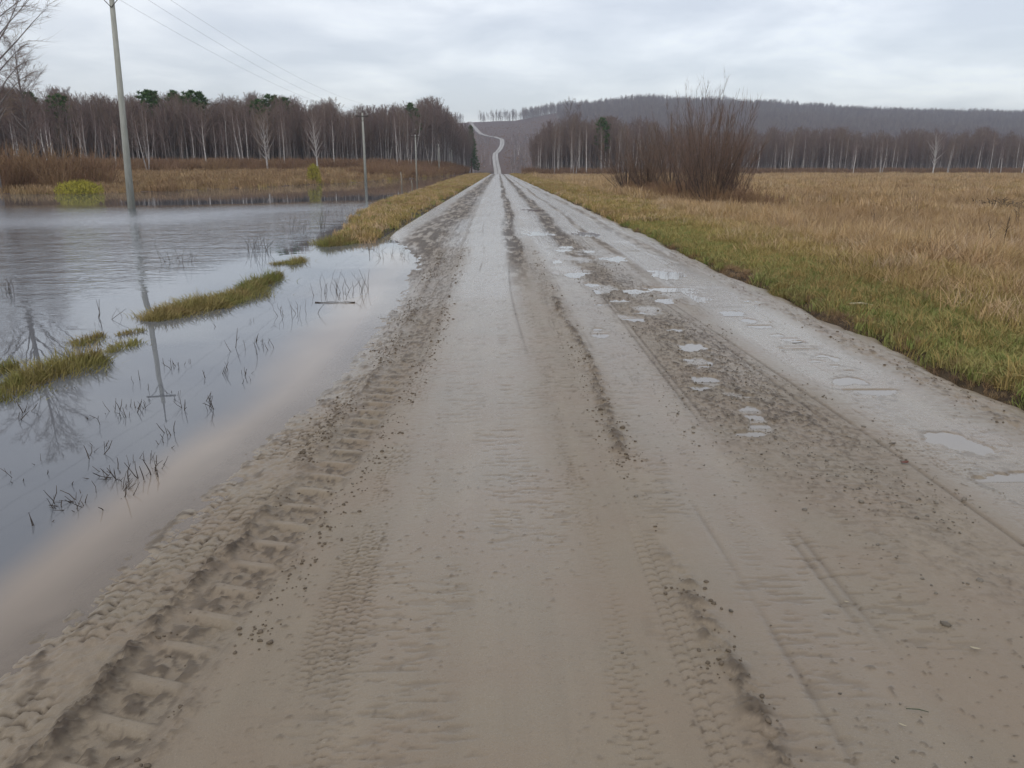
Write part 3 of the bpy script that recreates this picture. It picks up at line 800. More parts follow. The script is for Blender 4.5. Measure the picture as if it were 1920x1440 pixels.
# ------------------------------------------------------------------ trees
def grow(H, r0, lean=(0, 0), nl=16, start=.3, limb_len=.36, rise=50, sub=7, tw=6, tww=.012, fork=0, droop=0.0, wob=.02, twl=1.0, limbr=.35, seed=1, sides=6):
    """returns trunk MB, crown MB and thin attribute of the trunk"""
    random.seed(seed)
    T = MB(); Cn = MB(); thin = []
    def addtube(mb, pts, rads, sides, th=None):
        n0 = mb.n; mb.tube(pts, rads, sides, cap=False)
        if mb is T: thin.extend([(th if th is not None else 0)] * (mb.n - n0) if not hasattr(th, '__len__') else [t for t in th for _ in range(sides)])
    def axis(base, dirv, H_, r_, n=9):
        pts = [base]; d = Vector(dirv).normalized(); ax = random.uniform(0, 6.28)
        for i in range(n):
            d = (d + Vector((random.uniform(-wob, wob) * 3, random.uniform(-wob, wob) * 3, .06))).normalized()
            pts.append(pts[-1] + d * (H_ / n))
        rads = [max(r_ * (1 - i / (n + .3)) ** .85, .012) for i in range(n + 1)]
        return pts, rads
    mains = []
    base = Vector((0, 0, -.3))
    if fork == 0:
        mains.append(axis(base, (lean[0], lean[1], 1), H, r0))
    else:
        for k in range(fork):
            a = 6.28 * k / fork + random.uniform(-.5, .5); s_ = random.uniform(.12, .30)
            mains.append(axis(base + Vector((math.cos(a), math.sin(a), 0)) * r0 * .8, (lean[0] + math.cos(a) * s_, lean[1] + math.sin(a) * s_ * .6, 1), H * random.uniform(.8, 1), r0 * .75))
    for pts, rads in mains:
        addtube(T, pts, rads, sides, [max(0, min(1, (i / (len(pts) - 1) - .62) / .3)) for i in range(len(pts))])
        nn = max(6, int(nl / max(1, fork)))
        for q in range(nn):
            t = start + (1 - start) * ((q + random.random()) / nn) * .97
            fi = t * (len(pts) - 1); i = int(fi); f = fi - i
            p0 = pts[i].lerp(pts[min(i + 1, len(pts) - 1)], f); rr_ = rads[i] * (1 - f) + rads[min(i + 1, len(pts) - 1)] * f
            L = H * limb_len * (1.08 - t) ** .7 * random.uniform(.65, 1.15) * (.6 + .8 * min(1, (t - start) * 5))
            a = q * 2.4 + random.uniform(-.5, .5); el = R(rise + random.uniform(-12, 14))
            d = Vector((math.cos(a) * math.cos(el), math.sin(a) * math.cos(el), math.sin(el)))
            lp = [p0]
            for s_ in range(4):
                d = (d + Vector((random.uniform(-.13, .13), random.uniform(-.13, .13), .10 - droop * s_ * .12))).normalized()
                lp.append(lp[-1] + d * L / 4)
            lr = [max(rr_ * limbr * (1 - s_ / 4.6), .007) for s_ in range(5)]
            addtube(T, lp, lr, 4, [.25, .45, .7, .9, 1] if limbr < .5 else [0, 0, .15, .4, .8])
            for s2 in range(sub):
                tt_ = .25 + .75 * (s2 + random.random()) / sub
                fi2 = tt_ * 4; i2 = min(3, int(fi2)); pp = lp[i2].lerp(lp[i2 + 1], fi2 - i2)
                d2 = (d + Vector((random.uniform(-.9, .9), random.uniform(-.9, .9), random.uniform(-.35, .6)))).normalized()
                L2 = L * .42 * random.uniform(.5, 1.2) * (1.15 - tt_ * .5)
                pm = pp + d2 * L2 * .5 + Vector((0, 0, .04 * L2)); pe = pp + d2 * L2 + Vector((0, 0, (.10 - droop * .5) * L2))
                Cn.ribbon(pp, pe, tww * 1.2, 0, pm)
                for s3 in range(tw):
                    t3 = random.uniform(.2, 1.0); pb = pp.lerp(pm, t3 * 2) if t3 < .5 else pm.lerp(pe, t3 * 2 - 1)
                    d3 = (d2 + Vector((random.uniform(-.8, .8), random.uniform(-.8, .8), random.uniform(-.2, .8) - droop * 1.2))).normalized()
                    Cn.ribbon(pb, pb + d3 * L2 * random.uniform(.35, .8) * twl, tww * .8)
    return T, Cn, thin
def tree_meshes(name, tmat, cmat, **kw):
    T, Cn, thin = grow(**kw)
    tm = T.mesh('trunk', tmat)
    a_ = tm.attributes.new('thin', 'FLOAT', 'POINT'); a_.data.foreach_set('value', thin)
    cm = Cn.mesh('crown', cmat, False)
    return tm, cm
def tree(name, meshes, loc, rz=0, s=1.0, **tags):
    o = empty(name, loc, rz); o.scale = (s, s, s) if not hasattr(s, '__len__') else s
    for nm, me in zip(('trunk', 'crown'), meshes):
        c_ = bpy.data.objects.new(nm, me); link(c_); c_.parent = o
    tag(o, **tags); return o
def joined(name, meshes):
    """prototype object for scatter with both materials"""
    mb_v = []; faces = []; mi = []; off = 0; th = []
    me = bpy.data.meshes.new(name)
    for k, m0 in enumerate(meshes):
        n = len(m0.vertices); co = np.zeros(n * 3, dtype=np.float32); m0.vertices.foreach_get('co', co); mb_v.append(co.reshape(-1, 3))
        for p_ in m0.polygons: faces.append([i + off for i in p_.vertices]); mi.append(k)
        t_ = np.ones(n, dtype=np.float32)
        if 'thin' in m0.attributes: m0.attributes['thin'].data.foreach_get('value', t_)
        th.append(t_); off += n
    me.from_pydata(np.concatenate(mb_v).tolist(), [], faces)
    for m0 in meshes: me.materials.append(m0.materials[0])
    me.polygons.foreach_set('material_index', mi)
    a_ = me.attributes.new('thin', 'FLOAT', 'POINT'); a_.data.foreach_set('value', np.concatenate(th))
    me.update()
    return bpy.data.objects.new(name, me)

# nominal height 15 m
birch_slim = [tree_meshes('birch', M['birch'], M['twig'], H=15, r0=.17, nl=20, start=.38, limb_len=.22, rise=58, sub=7, tw=6, tww=.013, droop=.25, seed=s_, lean=(random.uniform(-.06, .06), 0)) for s_ in (1, 2, 3, 4)]
birch_fork = [tree_meshes('birch', M['birch'], M['twig'], H=14, r0=.22, nl=24, start=.34, limb_len=.26, rise=55, sub=7, tw=6, tww=.013, fork=f_, droop=.2, seed=s_) for s_, f_ in ((11, 2), (12, 3), (13, 2))]
birch_wide = [tree_meshes('birch', M['birch'], M['twig'], H=14.5, r0=.27, nl=34, start=.22, limb_len=.44, rise=52, sub=9, tw=6, tww=.013, droop=.15, seed=s_, limbr=.6) for s_ in (21, 22)]
aspen = [tree_meshes('aspen', M['greybark'], M['twig'], H=15, r0=.14, nl=22, start=.30, limb_len=.26, rise=56, sub=8, tw=7, tww=.015, seed=s_) for s_ in (31, 32, 33)]
far_tree = [joined('wood_tree', tree_meshes('far', mt, M['twigfar'], H=16, r0=.18, nl=16, start=.30, limb_len=.28, rise=55, sub=6, tw=6, tww=.045, seed=s_, sides=4)) for s_, mt in ((41, M['birch']), (42, M['greybark']), (43, M['greybark']), (44, M['greybark']))]
mid_tree = [joined('wood_tree', m_) for m_ in (birch_slim[0], aspen[0], aspen[1], aspen[2], aspen[0], aspen[1], aspen[2])]

def pine_meshes(seed, H=16, cb=.45, wide=.22, conical=False):
    random.seed(seed)
    T = MB(); Cn = MB()
    pts = [Vector((random.uniform(-.05, .05) * i, random.uniform(-.05, .05) * i, -.3 + H * i / 8)) for i in range(9)]
    T.tube(pts, [max(.2 * (1 - i / 8.5), .02) for i in range(9)], 6, False)
    nb = 34 if not conical else 60
    for q in range(nb):
        t = cb + (1 - cb) * (q / nb) ** .9
        p0 = Vector((0, 0, H * t)); a = q * 2.4 + random.random()
        L = H * wide * ((1 - t) / (1 - cb) if conical else math.sqrt(max(.05, 1 - ((t - cb) / (1 - cb)) ** 1.6)) * random.uniform(.6, 1.05))
        L = max(L, .35)
        el = R(-8 if conical else 22)
        d = Vector((math.cos(a) * math.cos(el), math.sin(a) * math.cos(el), math.sin(el)))
        T.tube([p0, p0 + d * L], [.04, .012], 4, False)
        for c_ in range(9):
            c0 = p0 + d * L * random.uniform(.3, 1.05) + Vector((random.uniform(-.4, .4), random.uniform(-.4, .4), random.uniform(-.15, .35))) * (L * .35 + .2)
            for k in range(16):
                dd = Vector((random.gauss(0, 1), random.gauss(0, 1), random.gauss(.3, .8))).normalized()
                Cn.ribbon(c0, c0 + dd * random.uniform(.3, .65), .085)
    return T.mesh('trunk', M['pinebark']), Cn.mesh('crown', M['needle'], False)
pine = [pine_meshes(1, cb=.42, wide=.19), pine_meshes(2, cb=.45, wide=.16)]
spruce = [pine_meshes(3, H=13, cb=.12, wide=.2, conical=True)]

def shrub_mesh(seed, H=2.4, n=46, spread=.9, w=.014, tw=7, mat=None, side=.35):
    random.seed(seed); S = MB(); T = MB()
    for i in range(n):
        a = random.uniform(0, 6.283); r = spread * math.sqrt(random.random())
        b0 = Vector((math.cos(a) * r * .55, math.sin(a) * r * .55, -.05)); d = Vector((math.cos(a) * r * .6, math.sin(a) * r * .6, 1 + random.random())).normalized()
        h_ = H * random.uniform(.55, 1.05); pm = b0 + d * h_ * .5; pe = pm + (d + Vector((random.uniform(-.2, .2), random.uniform(-.2, .2), .3))).normalized() * h_ * .5
        S.ribbon(b0, pe, w, 0, pm)
        for k in range(tw):
            t = random.uniform(.25, .95); pb = b0.lerp(pm, t * 2) if t < .5 else pm.lerp(pe, t * 2 - 1)
            dd = (d + Vector((random.uniform(-.8, .8), random.uniform(-.8, .8), random.uniform(0, .6)))).normalized()
            S.ribbon(pb, pb + dd * h_ * side * random.uniform(.4, 1), w * .6)
    return S.mesh('scrub', mat or M['scrub'], False)
scrub = [bpy.data.objects.new('scrub', shrub_mesh(60 + i, 2.2, 50, 1.3, .022, 8)) for i in range(3)]

def gz1(x, y): return float(ground_z(np.array(x), np.array(y)))
HC = {}
def tree_at(name, meshes, px, D, ytop, nominal, rz=None, **tags):
    p_ = at(px, 317, D); z = gz1(p_.x, D); top = at(px, ytop, D).z
    hh = max(max(v.co.z for v in m0.vertices) for m0 in meshes) if id(meshes) not in HC else HC[id(meshes)]
    HC[id(meshes)] = hh
    s_ = (top - z) / hh
    return tree(name, meshes, (p_.x, D, z - .05), random.uniform(0, 6.28) if rz is None else rz, (s_ * 1.35, s_ * 1.35, s_) if name == 'pine_tree' else s_, **tags)

# --- individual birches of the left forest edge (pixel, distance, top, mesh, height)
def front_left(px): return np.interp(px, [-40, 200, 420, 600, 760, 870], [118, 128, 140, 155, 185, 290])
LB = 'birches along the forest edge beyond the flood'
for px, dd, yt, ms, nom, lab in [
    (147, -6, 225, birch_fork[0], 14, 'white V-forked birch in front of the dark wood, left of the near leaning pole'),
    (96, -4, 205, birch_fork[1], 14, 'many-stemmed pale birch at the far left end of the wood edge, behind the yellow bush'),
    (196, -5, 228, birch_slim[1], 15, 'thin white birch leaning left just left of the near concrete pole'),
    (217, -5, 220, birch_fork[2], 14, 'forked white birch beside the near concrete pole, left side'),
    (277, -7, 198, birch_fork[0], 14, 'bright twin-stemmed birch right of the near concrete pole'),
    (388, -3, 205, birch_slim[2], 15, 'slender grey birch midway between the near pole and the spreading white birch'),
    (502, -9, 198, birch_wide[0], 14.5, 'large spreading white birch standing clear in front of the wood'),
    (534, -4, 205, birch_slim[0], 15, 'straight white birch just right of the large spreading birch'),
    (596, -9, 200, birch_wide[1], 14.5, 'white birch with fanned crown between the spreading birch and the middle pole'),
    (628, -4, 206, birch_slim[3], 15, 'slim pale birch left of the middle pole at the wood edge'),
    (745, -6, 202, birch_slim[1], 15, 'pale leaning birch right of the middle pole'),
    (770, -12, 245, birch_fork[1], 14, 'low white birch forking near the ground, left of the third pole'),
    (807, -16, 250, birch_fork[2], 14, 'low forked white birch just right of the third pole'),
    (826, -10, 250, birch_slim[0], 15, 'thin reddish-white birch between the third and fourth poles')]:
    D = float(front_left(px)) + dd - 5
    tree_at('birch_tree', ms, px, D, yt, nom, label=lab, cat='tree', group=LB)
# unnamed pale stems along the edge
random.seed(99)
k = 0
for px in np.linspace(30, 868, 120):
    px = px + random.uniform(-5, 5); D = float(front_left(px)) + random.uniform(-2, 14)
    ms, nom = random.choice([(birch_slim[i], 15) for i in range(4)] + [(aspen[i], 15) for i in range(3)] * 3 + [(birch_fork[2], 14)])
    yt = np.interp(px, [0, 200, 300, 500, 650, 700, 780, 820, 850, 880], [188, 195, 200, 198, 208, 212, 205, 208, 222, 246]) + random.uniform(-4, 34)
    tree_at('forest_edge_tree', ms, px, D, yt, nom, label='slender bare tree in the crowded front rows of the wood beyond the flood', cat='tree', group='slender trees crowding the wood edge left of the road')
for px, yt, dd, ms, nom, lab in [
    (290, 172, 26, pine[0], 16, 'dark pine top above the wood, just right of the near pole'), (303, 174, 22, pine[1], 16, 'small round pine crown second right of the near pole on the skyline'),
    (341, 174, 26, pine[1], 16, 'narrow pine on the skyline midway in the group of three'), (371, 173, 24, pine[0], 16, 'broad green pine crown, third cluster on the left skyline'), (388, 176, 28, pine[1], 16, 'rightmost small pine of the left skyline cluster'),
    (517, 181, 24, pine[0], 16, 'tall dark pine rising behind the spreading white birch'), (543, 187, 22, pine[1], 16, 'round pine just right of the tallest pine above the spreading birch'), (492, 190, 16, pine[0], 16, 'olive pine crown directly over the spreading white birch'),
    (773, 198, 20, pine[1], 16, 'lone dark pine in the wood right of the middle pole'), (126, 180, 10, pine[0], 16, 'dark pine in the wood left of the near pole'), (75, 176, 26, pine[1], 16, 'dark pine on the skyline beside the big left-edge tree'), (40, 176, 22, pine[0], 16, 'pine on the skyline behind the big left-edge tree')]:
    D = float(front_left(px)) + dd
    tree_at('pine_tree', ms, px, D, yt - 8, nom, label=lab, cat='tree', group='pines standing in the left wood')
tree_at('spruce_tree', spruce[0], 884, 330, 232, 13, label='dark green spruce at the end of the left wood beside the hill road', cat='tree')

# --- left wood as a mass
n = 5200
px_ = RNG.uniform(-120, 880, n); dep_ = RNG.random(n) ** 1.2 * 75 + 6
D_ = np.interp(px_, [-40, 200, 420, 600, 760, 870], [118, 128, 140, 155, 185, 290]) + dep_
x = (px_ - 935) / F * D_ * .963 * 1.0; y = D_
keep = RNG.random(n) < .85
x, y, px_, D_ = x[keep], y[keep], px_[keep], D_[keep]
yt = np.interp(px_, [0, 200, 300, 500, 650, 700, 780, 820, 850, 880], [180, 189, 194, 194, 203, 208, 197, 202, 220, 246]) + RNG.uniform(-3, 34, len(x)) + 26 * (vn(px_ * .045, px_ * 0, 91) - .35)
P = place(x, y, -.1)
topz = EYE + (317 - yt) / F * D_ * 1.0
sc = np.clip((topz - P[:, 2]) / 15.5, .5, 1.6)
scatter('left_wood', P, rotz(len(x)), sc, mid_tree, .04)
# scrub skirts
n = 1900
px_ = RNG.uniform(-60, 900, n); D_ = np.interp(px_, [-40, 200, 420, 600, 760, 905], [116, 126, 138, 153, 180, 290]) + RNG.normal(0, 5, n) - 2
x = (px_ - 935) / F * D_ * .963; P = place(x, D_, -.05)
P = P[(P[:, 2] > WL)]
scatter('left_wood_undergrowth', P, rotz(len(P)), RNG.uniform(.5, 1.15, len(P)), scrub, .1)
# scrub along the road beyond the verge (left and right)
n = 1500
y = RNG.uniform(120, 285, n); x = np.where(RNG.random(n) < .6, -11 - RNG.random(n) * 12, 7.5 + RNG.random(n) * 12)
kp = (x < 0) | (y > 150); x, y = x[kp], y[kp]
P = place(x, y, -.05); P = P[P[:, 2] > WL]
scatter('roadside_undergrowth', P, rotz(len(P)), RNG.uniform(.35, .95, len(P)), scrub, .1)

# --- big bare trees at the left edge
BL = [tree_meshes('big', M['greybark'], M['twig'], H=15, r0=.22, nl=60, start=.22, limb_len=.30, rise=40, sub=13, tw=10, tww=.0075, droop=.45, seed=s_, limbr=.4) for s_ in (71, 72)]
tree('bare_tree', BL[0], (-33.4, 53.5, gz1(-33.4, 53.5) - .1), 0.4, 1.25, label='tall bare grey tree rising at the left edge of the flood, above the brown scrub', cat='tree')
tree('bare_tree', BL[1], (-41.5, 56, gz1(-41.5, 56) - .1), 2.0, 1.25, label='tall bare tree standing left of the left-edge tree', cat='tree')
tree('bare_tree', BL[1], (-38.2, 66, gz1(-38.2, 66) - .1), 4.0, .75, label='smaller brown bare tree behind the tall left-edge tree', cat='tree')
n = 60
x = RNG.uniform(-44, -31.0, n); y = RNG.uniform(53, 66, n); P = place(x, y, -.05)
P = P[P[:, 2] > WL - .02]
scatter('left_shore_scrub', P, rotz(len(P)), RNG.uniform(.7, 1.7, len(P)), scrub, .15)

# --- right side woods
for px, D, yt, ms, nom, lab in [
    (1040, 222, 232, birch_slim[0], 15, 'leftmost pale birch of the group right of the road'), (1046, 226, 236, birch_slim[1], 15, 'second pale birch from the road in the right-hand group'),
    (1070, 224, 230, birch_slim[2], 15, 'straight white birch in the middle of the right-hand roadside group'), (1078, 222, 240, birch_fork[0], 14, 'forked white birch in the middle of the right-hand roadside group'),
    (1085, 226, 235, birch_slim[3], 15, 'white birch just left of the small round pine'), (1100, 222, 224, birch_slim[1], 15, 'white leaning birch at the right end of the roadside group'),
    (1057, 262, 178, aspen[0], 15, 'tall bare tree whose crown stands above the hill line, left one'), (1084, 266, 188, aspen[1], 15, 'tall bare tree whose crown stands above the hill line, right one'),
    (964, 690, 246, birch_slim[0], 15, 'lone pale birch on the brown hillside right of the winding road'),
    (1479, 262, 250, birch_fork[0], 14, 'pale forked birch just right of the big willow thicket'), (1552, 262, 286, birch_slim[3], 15, 'short pale stem behind the field, right of the willow thicket'),
    (1573, 262, 262, birch_slim[0], 15, 'thin straight pale birch behind the meadow left of the leaning one'), (1584, 262, 248, birch_slim[1], 15, 'tall thin birch leaning right at the meadow end'),
    (1600, 252, 262, birch_slim[2], 15, 'white birch leaning strongly right at the meadow edge'), (1652, 252, 256, birch_fork[1], 14, 'cluster birch with several white stems at the meadow edge'),
    (1695, 258, 262, birch_slim[3], 15, 'pale birch between the clustered birch and the tall forked birch'), (1750, 251, 234, birch_wide[1], 14.5, 'tallest forked white birch at the meadow edge'),
    (1777, 251, 258, birch_fork[2], 14, 'V-shaped white birch right of the tallest one'), (1855, 250, 244, birch_slim[1], 15, 'stout white birch leaning right near the right edge of the view'),
    (1877, 252, 270, birch_fork[0], 14, 'small white birch right of the stout leaning one'), (1917, 252, 256, birch_slim[0], 15, 'white birch at the right edge of the view')]:
    tree_at('birch_tree' if ms not in aspen else 'bare_tree', ms, px, D, yt, nom, label=lab, cat='tree', group='birches at the far side of the meadow and road')
tree_at('pine_tree', pine[1], 1127, 240, 218, 16, label='small round dark pine between the roadside birches and the willows', cat='tree')
random.seed(5)
for i in range(90):
    px = random.uniform(1000, 1960); D = (232 if px < 1180 else 268) + random.uniform(0, 16)
    ms, nom = random.choice([(birch_slim[j], 15) for j in range(4)] + [(aspen[j], 15) for j in range(3)] * 2)
    yt = np.interp(px, [1000, 1030, 1150, 1250, 1480, 1900], [262, 228, 226, 245, 252, 254]) + random.uniform(-4, 30)
    tree_at('meadow_edge_tree', ms, px, D, yt, nom, label='slim bare tree in the wood behind the meadow right of the road', cat='tree', group='slim trees in the wood edge right of the road')
n = 3600
px_ = RNG.uniform(1000, 2000, n); D_ = np.where(px_ < 1180, 236, 274) + RNG.random(n) * 70
x = (px_ - 935) / F * D_ * .963
yt = np.interp(px_, [1000, 1030, 1150, 1250, 1480, 1900], [262, 230, 226, 245, 252, 254]) + RNG.uniform(-6, 26, n) + 22 * (vn(px_ * .04, px_ * 0, 92) - .4)
P = place(x, D_, -.1)
sc = np.clip((EYE + (317 - yt) / F * D_ - P[:, 2]) / 15.5, .45, 1.5)
keep = RNG.random(n) < .85
scatter('right_wood', P[keep], rotz(keep.sum()), sc[keep], mid_tree, .04)
n = 2600
px_ = RNG.uniform(985, 2000, n); D_ = np.where(px_ < 1150, 227, 260) + RNG.normal(0, 3, n)
x = (px_ - 935) / F * D_ * .963; P = place(x, D_, -.1)
scatter('right_wood_undergrowth', P, rotz(n), RNG.uniform(.5, 1.3, n), scrub, .1)

# --- wooded hill
n = 60000
yy = 420 + 1230 * RNG.random(n) ** .75; uu = RNG.uniform(-.10, .74, n); xx = uu * yy
hrx = np.interp(yy, HR_Y, HR_X)
clear = (uu < .075 + .02 * (fbm(yy * .01, yy * 0, 601) - .5)) & (yy < 1440) & (yy > 560)
low = (yy < 600) & (uu < .09)
keep = ~clear & ~low & (np.abs(xx - hrx) > 16) & (RNG.random(n) < .62)
keep &= ~((uu < .03) & (yy < 1440))
edge = (yy > 1440) & (uu < .03)
keep &= ~(edge & (RNG.random(n) < .80))
xx, yy = xx[keep], yy[keep]
scatter('hill_forest', place(xx, yy, -.3), rotz(len(xx)), RNG.uniform(.8, 1.3, len(xx)) * (.75 + .5 * fbm(xx * .03, yy * .03, 602)), far_tree, .04)
# scrub on the brown hillside
n = 2600
yy = RNG.uniform(640, 1430, n); xx = RNG.uniform(-.05, .085, n) * yy
hrx = np.interp(yy, HR_Y, HR_X); keep = (np.abs(xx - hrx) > 7)
scatter('hillside_scrub', place(xx[keep], yy[keep], -.2), rotz(keep.sum()), RNG.uniform(.3, .9, keep.sum()), scrub, .1)

n = 900
yy = RNG.uniform(560, 1300, n); uu = np.where(RNG.random(n) < .4, RNG.uniform(-.05, -.012, n), RNG.uniform(.014, .085, n)); xx = uu * yy
hrx = np.interp(yy, HR_Y, HR_X); keep = (np.abs(xx - hrx) > 10) & (fbm(xx * .03, yy * .008, 611) > .47)
scatter('hillside_trees', place(xx[keep], yy[keep], -.2), rotz(keep.sum()), RNG.uniform(.25, .75, keep.sum()), far_tree, .05)
random.seed(41)
for px in (897, 903, 909, 914, 919):
    D = random.uniform(690, 780); tree_at('hillside_tree', random.choice([aspen[0], aspen[2], birch_slim[1]]), px, D, random.uniform(268, 288), 15, label='small bare tree on the slope left of the winding hill road', cat='tree', group='trees left of the hill road')
for px in (951, 958, 972, 979, 984, 992, 1001, 1008, 1014):
    D = random.uniform(660, 900); tree_at('hillside_tree', random.choice([aspen[0], aspen[2], birch_slim[1], birch_fork[0]]), px, D, random.uniform(252, 276), 15, label='small bare tree on the brown slope right of the winding hill road', cat='tree', group='trees right of the hill road')
# --- willow thicket
def willow(loc, H, n, spread, rz, label, seed, up=1.0):
    random.seed(seed)
    o = empty('willow_bush', loc, rz)
    S = MB(); T = MB()
    for i in range(n):
        a = random.uniform(0, 6.283); lean = random.random() ** 1.1
        k = lean * spread
        base = Vector((math.cos(a) * .42 * random.random(), math.sin(a) * .42 * random.random(), -.1))
        h_ = H * (1 - .55 * lean) * random.uniform(.7, 1.05)
        d = Vector((math.cos(a) * k, math.sin(a) * k, 1)).normalized()
        L = h_ / max(d.z, .35); pts = [base]; seg = 6
        for s_ in range(seg):
            d = (d + Vector((random.uniform(-.07, .07), random.uniform(-.07, .07), .025 * up))).normalized()
            pts.append(pts[-1] + d * L / seg)
        r_ = random.uniform(.008, .028) * (1.0 if H > 4 else .7)
        S.tube(pts, [max(r_ * (1 - s_ / (seg + .4)), .005) for s_ in range(seg + 1)], 5, False)
        for q in range(20):
            t = random.uniform(.18, 1.0) * seg; i_ = min(seg - 1, int(t)); pb = pts[i_].lerp(pts[i_ + 1], t - i_)
            dd = ((pts[i_ + 1] - pts[i_]).normalized() + Vector((random.uniform(-.55, .55), random.uniform(-.55, .55), random.uniform(0, .4)))).normalized()
            L2 = H * random.uniform(.08, .22) * (1.15 - t / seg * .5); pm = pb + dd * L2 * .5; pe = pb + (dd + Vector((0, 0, .25))).normalized() * L2
            T.ribbon(pb, pe, .0062, 0, pm)
            for q2 in range(3):
                p3 = pb.lerp(pe, random.uniform(.2, .9)); d3 = (dd + Vector((random.uniform(-.7, .7), random.uniform(-.7, .7), random.uniform(0, .5)))).normalized()
                T.ribbon(p3, p3 + d3 * L2 * .5, .0045)
    S.build('stems', M['willow'], o); T.build('crown', M['willowtwig'], o, False)
    tag(o, label, 'bush', 'willow bushes in a row beside the meadow')
    return o
for px, D, yt, n_, spr, lab, sd in [
    (1335, 38.0, 168, 62, .85, 'tallest dark willow bush, nearest the camera, at the right end of the thicket', 301),
    (1375, 39.5, 185, 30, .55, 'upright slim willow behind the right end of the thicket', 302),
    (1298, 43, 180, 44, .75, 'tall reddish willow just left of the tallest one', 303),
    (1262, 50, 200, 46, .8, 'red-brown willow in the middle of the thicket', 304),
    (1215, 58, 222, 70, 1.0, 'grey-brown willow left of the middle of the thicket', 305),
    (1178, 64, 240, 60, 1.3, 'lowest mossy willow at the left end of the thicket', 306)]:
    p_ = at(px, 317, D); z = gz1(p_.x, D); H_ = (at(px, yt, D).z - z) * (1.13 if n_ in (62, 44, 46) else 1.0)
    willow((p_.x, D, z), H_, n_, spr, random.random() * 6, lab, sd)
n = 240
t = RNG.random(n); y = 36 + 30 * t; x = np.interp(y, [36, 66], [11.4, 12.0]) + RNG.normal(-.3, .8, n)
P = place(x, y, -.03)
scatter('thicket_undergrowth', P, rotz(n), RNG.uniform(.25, .6, n), scrub, .2)
# dark brush heap at the right
o = empty('brush_heap', (*at(1880, 317, 34).xy, 0)); x0, y0 = o.location.x, 34.0; o.location.z = gz1(x0, y0)
random.seed(8); S = MB()
for i in range(420):
    a = random.uniform(0, 6.28); r = random.random() ** .6; c0 = Vector((math.cos(a) * r * 2.2, math.sin(a) * r * .8, random.uniform(0.1, .62) * (1.1 - r)))
    d = Vector((random.gauss(0, 1), random.gauss(0, .6), random.gauss(0, .35))).normalized() * random.uniform(.2, .6)
    S.tube([c0 - d, c0 + Vector((0, 0, .05)), c0 + d], [.014, .011, .005], 3, False)
S.build('branches', M['wetstem'], o); tag(o, 'low dark heap of cut brush lying in the dry meadow at the right edge', 'brush heap')
# yellow-green bushes on the far bank
def leafy(px, py, D, w, h, label, n=1500):
    p_ = at(px, py, D); o = empty('yellow_bush', (p_.x, D, max(gz1(p_.x, D), WL) - .02)); S = MB(); T = MB()
    for i in range(26):
        a = random.uniform(0, 6.28); T.tube([(0, 0, 0), (math.cos(a) * w * .3, math.sin(a) * .3 * w, h * .6), (math.cos(a) * w * .45, math.sin(a) * .45 * w, h * .85)], [.012, .008, .004], 3, False)
    for i in range(n):
        a = random.uniform(0, 6.28); r = random.random() ** .5; zz = random.random()
        c0 = Vector((math.cos(a) * r * w * .5 * math.sqrt(1 - (zz - .25) ** 2 / .6), math.sin(a) * r * w * .5 * math.sqrt(1 - (zz - .25) ** 2 / .6), zz * h))
        S.ribbon(c0, c0 + Vector((random.gauss(0, .7), random.gauss(0, .7), random.gauss(1.1, .6))).normalized() * random.uniform(.12, .42), .022)
    T.build('stems', M['willow'], o); S.build('foliage', M['yellowbush'], o, False)
    tag(o, label, 'bush')
leafy(150, 365, 52.5, 3.0, .72, 'low yellow-green grassy bush at the water edge on the far left bank')
leafy(590, 345, 86, 1.6, 1.9, 'yellow-green bush at the far bank between the spreading birch and the middle pole')

# ------------------------------------------------------------------ power line
POLES = [(-15.25, 33.0), (-14.5, 87.0), (-14.5, 141), (-14.5, 195), (-14.5, 249)]
PT = 7.15
def make_pole(x, y, label, first_lean, PT=7.15):
    zb = max(gz1(x, y), WL) - .4
    o = empty('power_pole', (x, y, 0)); o.rotation_euler = first_lean
    B = MB(); B.tube([(0, 0, zb), (0, 0, 3), (0, 0, PT + .15)], [.155, .125, .09], 12); pole = B.build('pole', M['concrete'], o)
    B = MB(); B.box((0, -.11, PT - .2), (1.30, .07, .08)); arm = B.build('crossarm', M['steel'], o)
    B = MB(); B.tube([(0, 0, PT + .1), (0, 0, PT + .95)], [.035, .022], 8); B.build('top_spike', M['steel'], o)
    for wx2 in (-.58, .58):
        B = MB(); B.tube([(wx2, -.11, PT - .16), (wx2, -.11, PT - .02)], [.012, .012], 6); pin = B.build('pin', M['steel'], o)
        B = MB(); B.tube([(wx2, -.11, PT - .05), (wx2, -.11, PT + .0), (wx2, -.11, PT + .06), (wx2, -.11, PT + .09)], [.045, .05, .038, .02], 10); B.build('insulator', M['insul'], o)
    B = MB(); B.tube([(0, 0, PT + .93), (0, 0, PT + .98), (0, 0, PT + 1.04), (0, 0, PT + 1.07)], [.045, .05, .038, .02], 10); B.build('insulator', M['insul'], o)
    B = MB(); B.tube([(0, -.1, PT - .7), (.45, -.12, PT - .24)], [.015, .015], 6); B.tube([(0, -.1, PT - .7), (-.45, -.12, PT - .24)], [.015, .015], 6); B.build('brace', M['steel'], o)
    tag(o, label, 'power pole', 'concrete poles of the overhead line standing along the flooded ditch')
LAB = ['nearest concrete power pole, leaning, standing in the flood water', 'middle concrete power pole with crossarm and spike, standing in the flood beyond the verge', 'third concrete power pole down the line, beside the low forked birches',
       'fourth, small distant power pole in the brown scrub', 'fifth and farthest power pole near the end of the wood']
for i, (x, y) in enumerate(POLES):
    make_pole(x, y, LAB[i], (0, R(2.0) if i == 0 else 0, 0), 8.25 if i == 0 else 7.15)
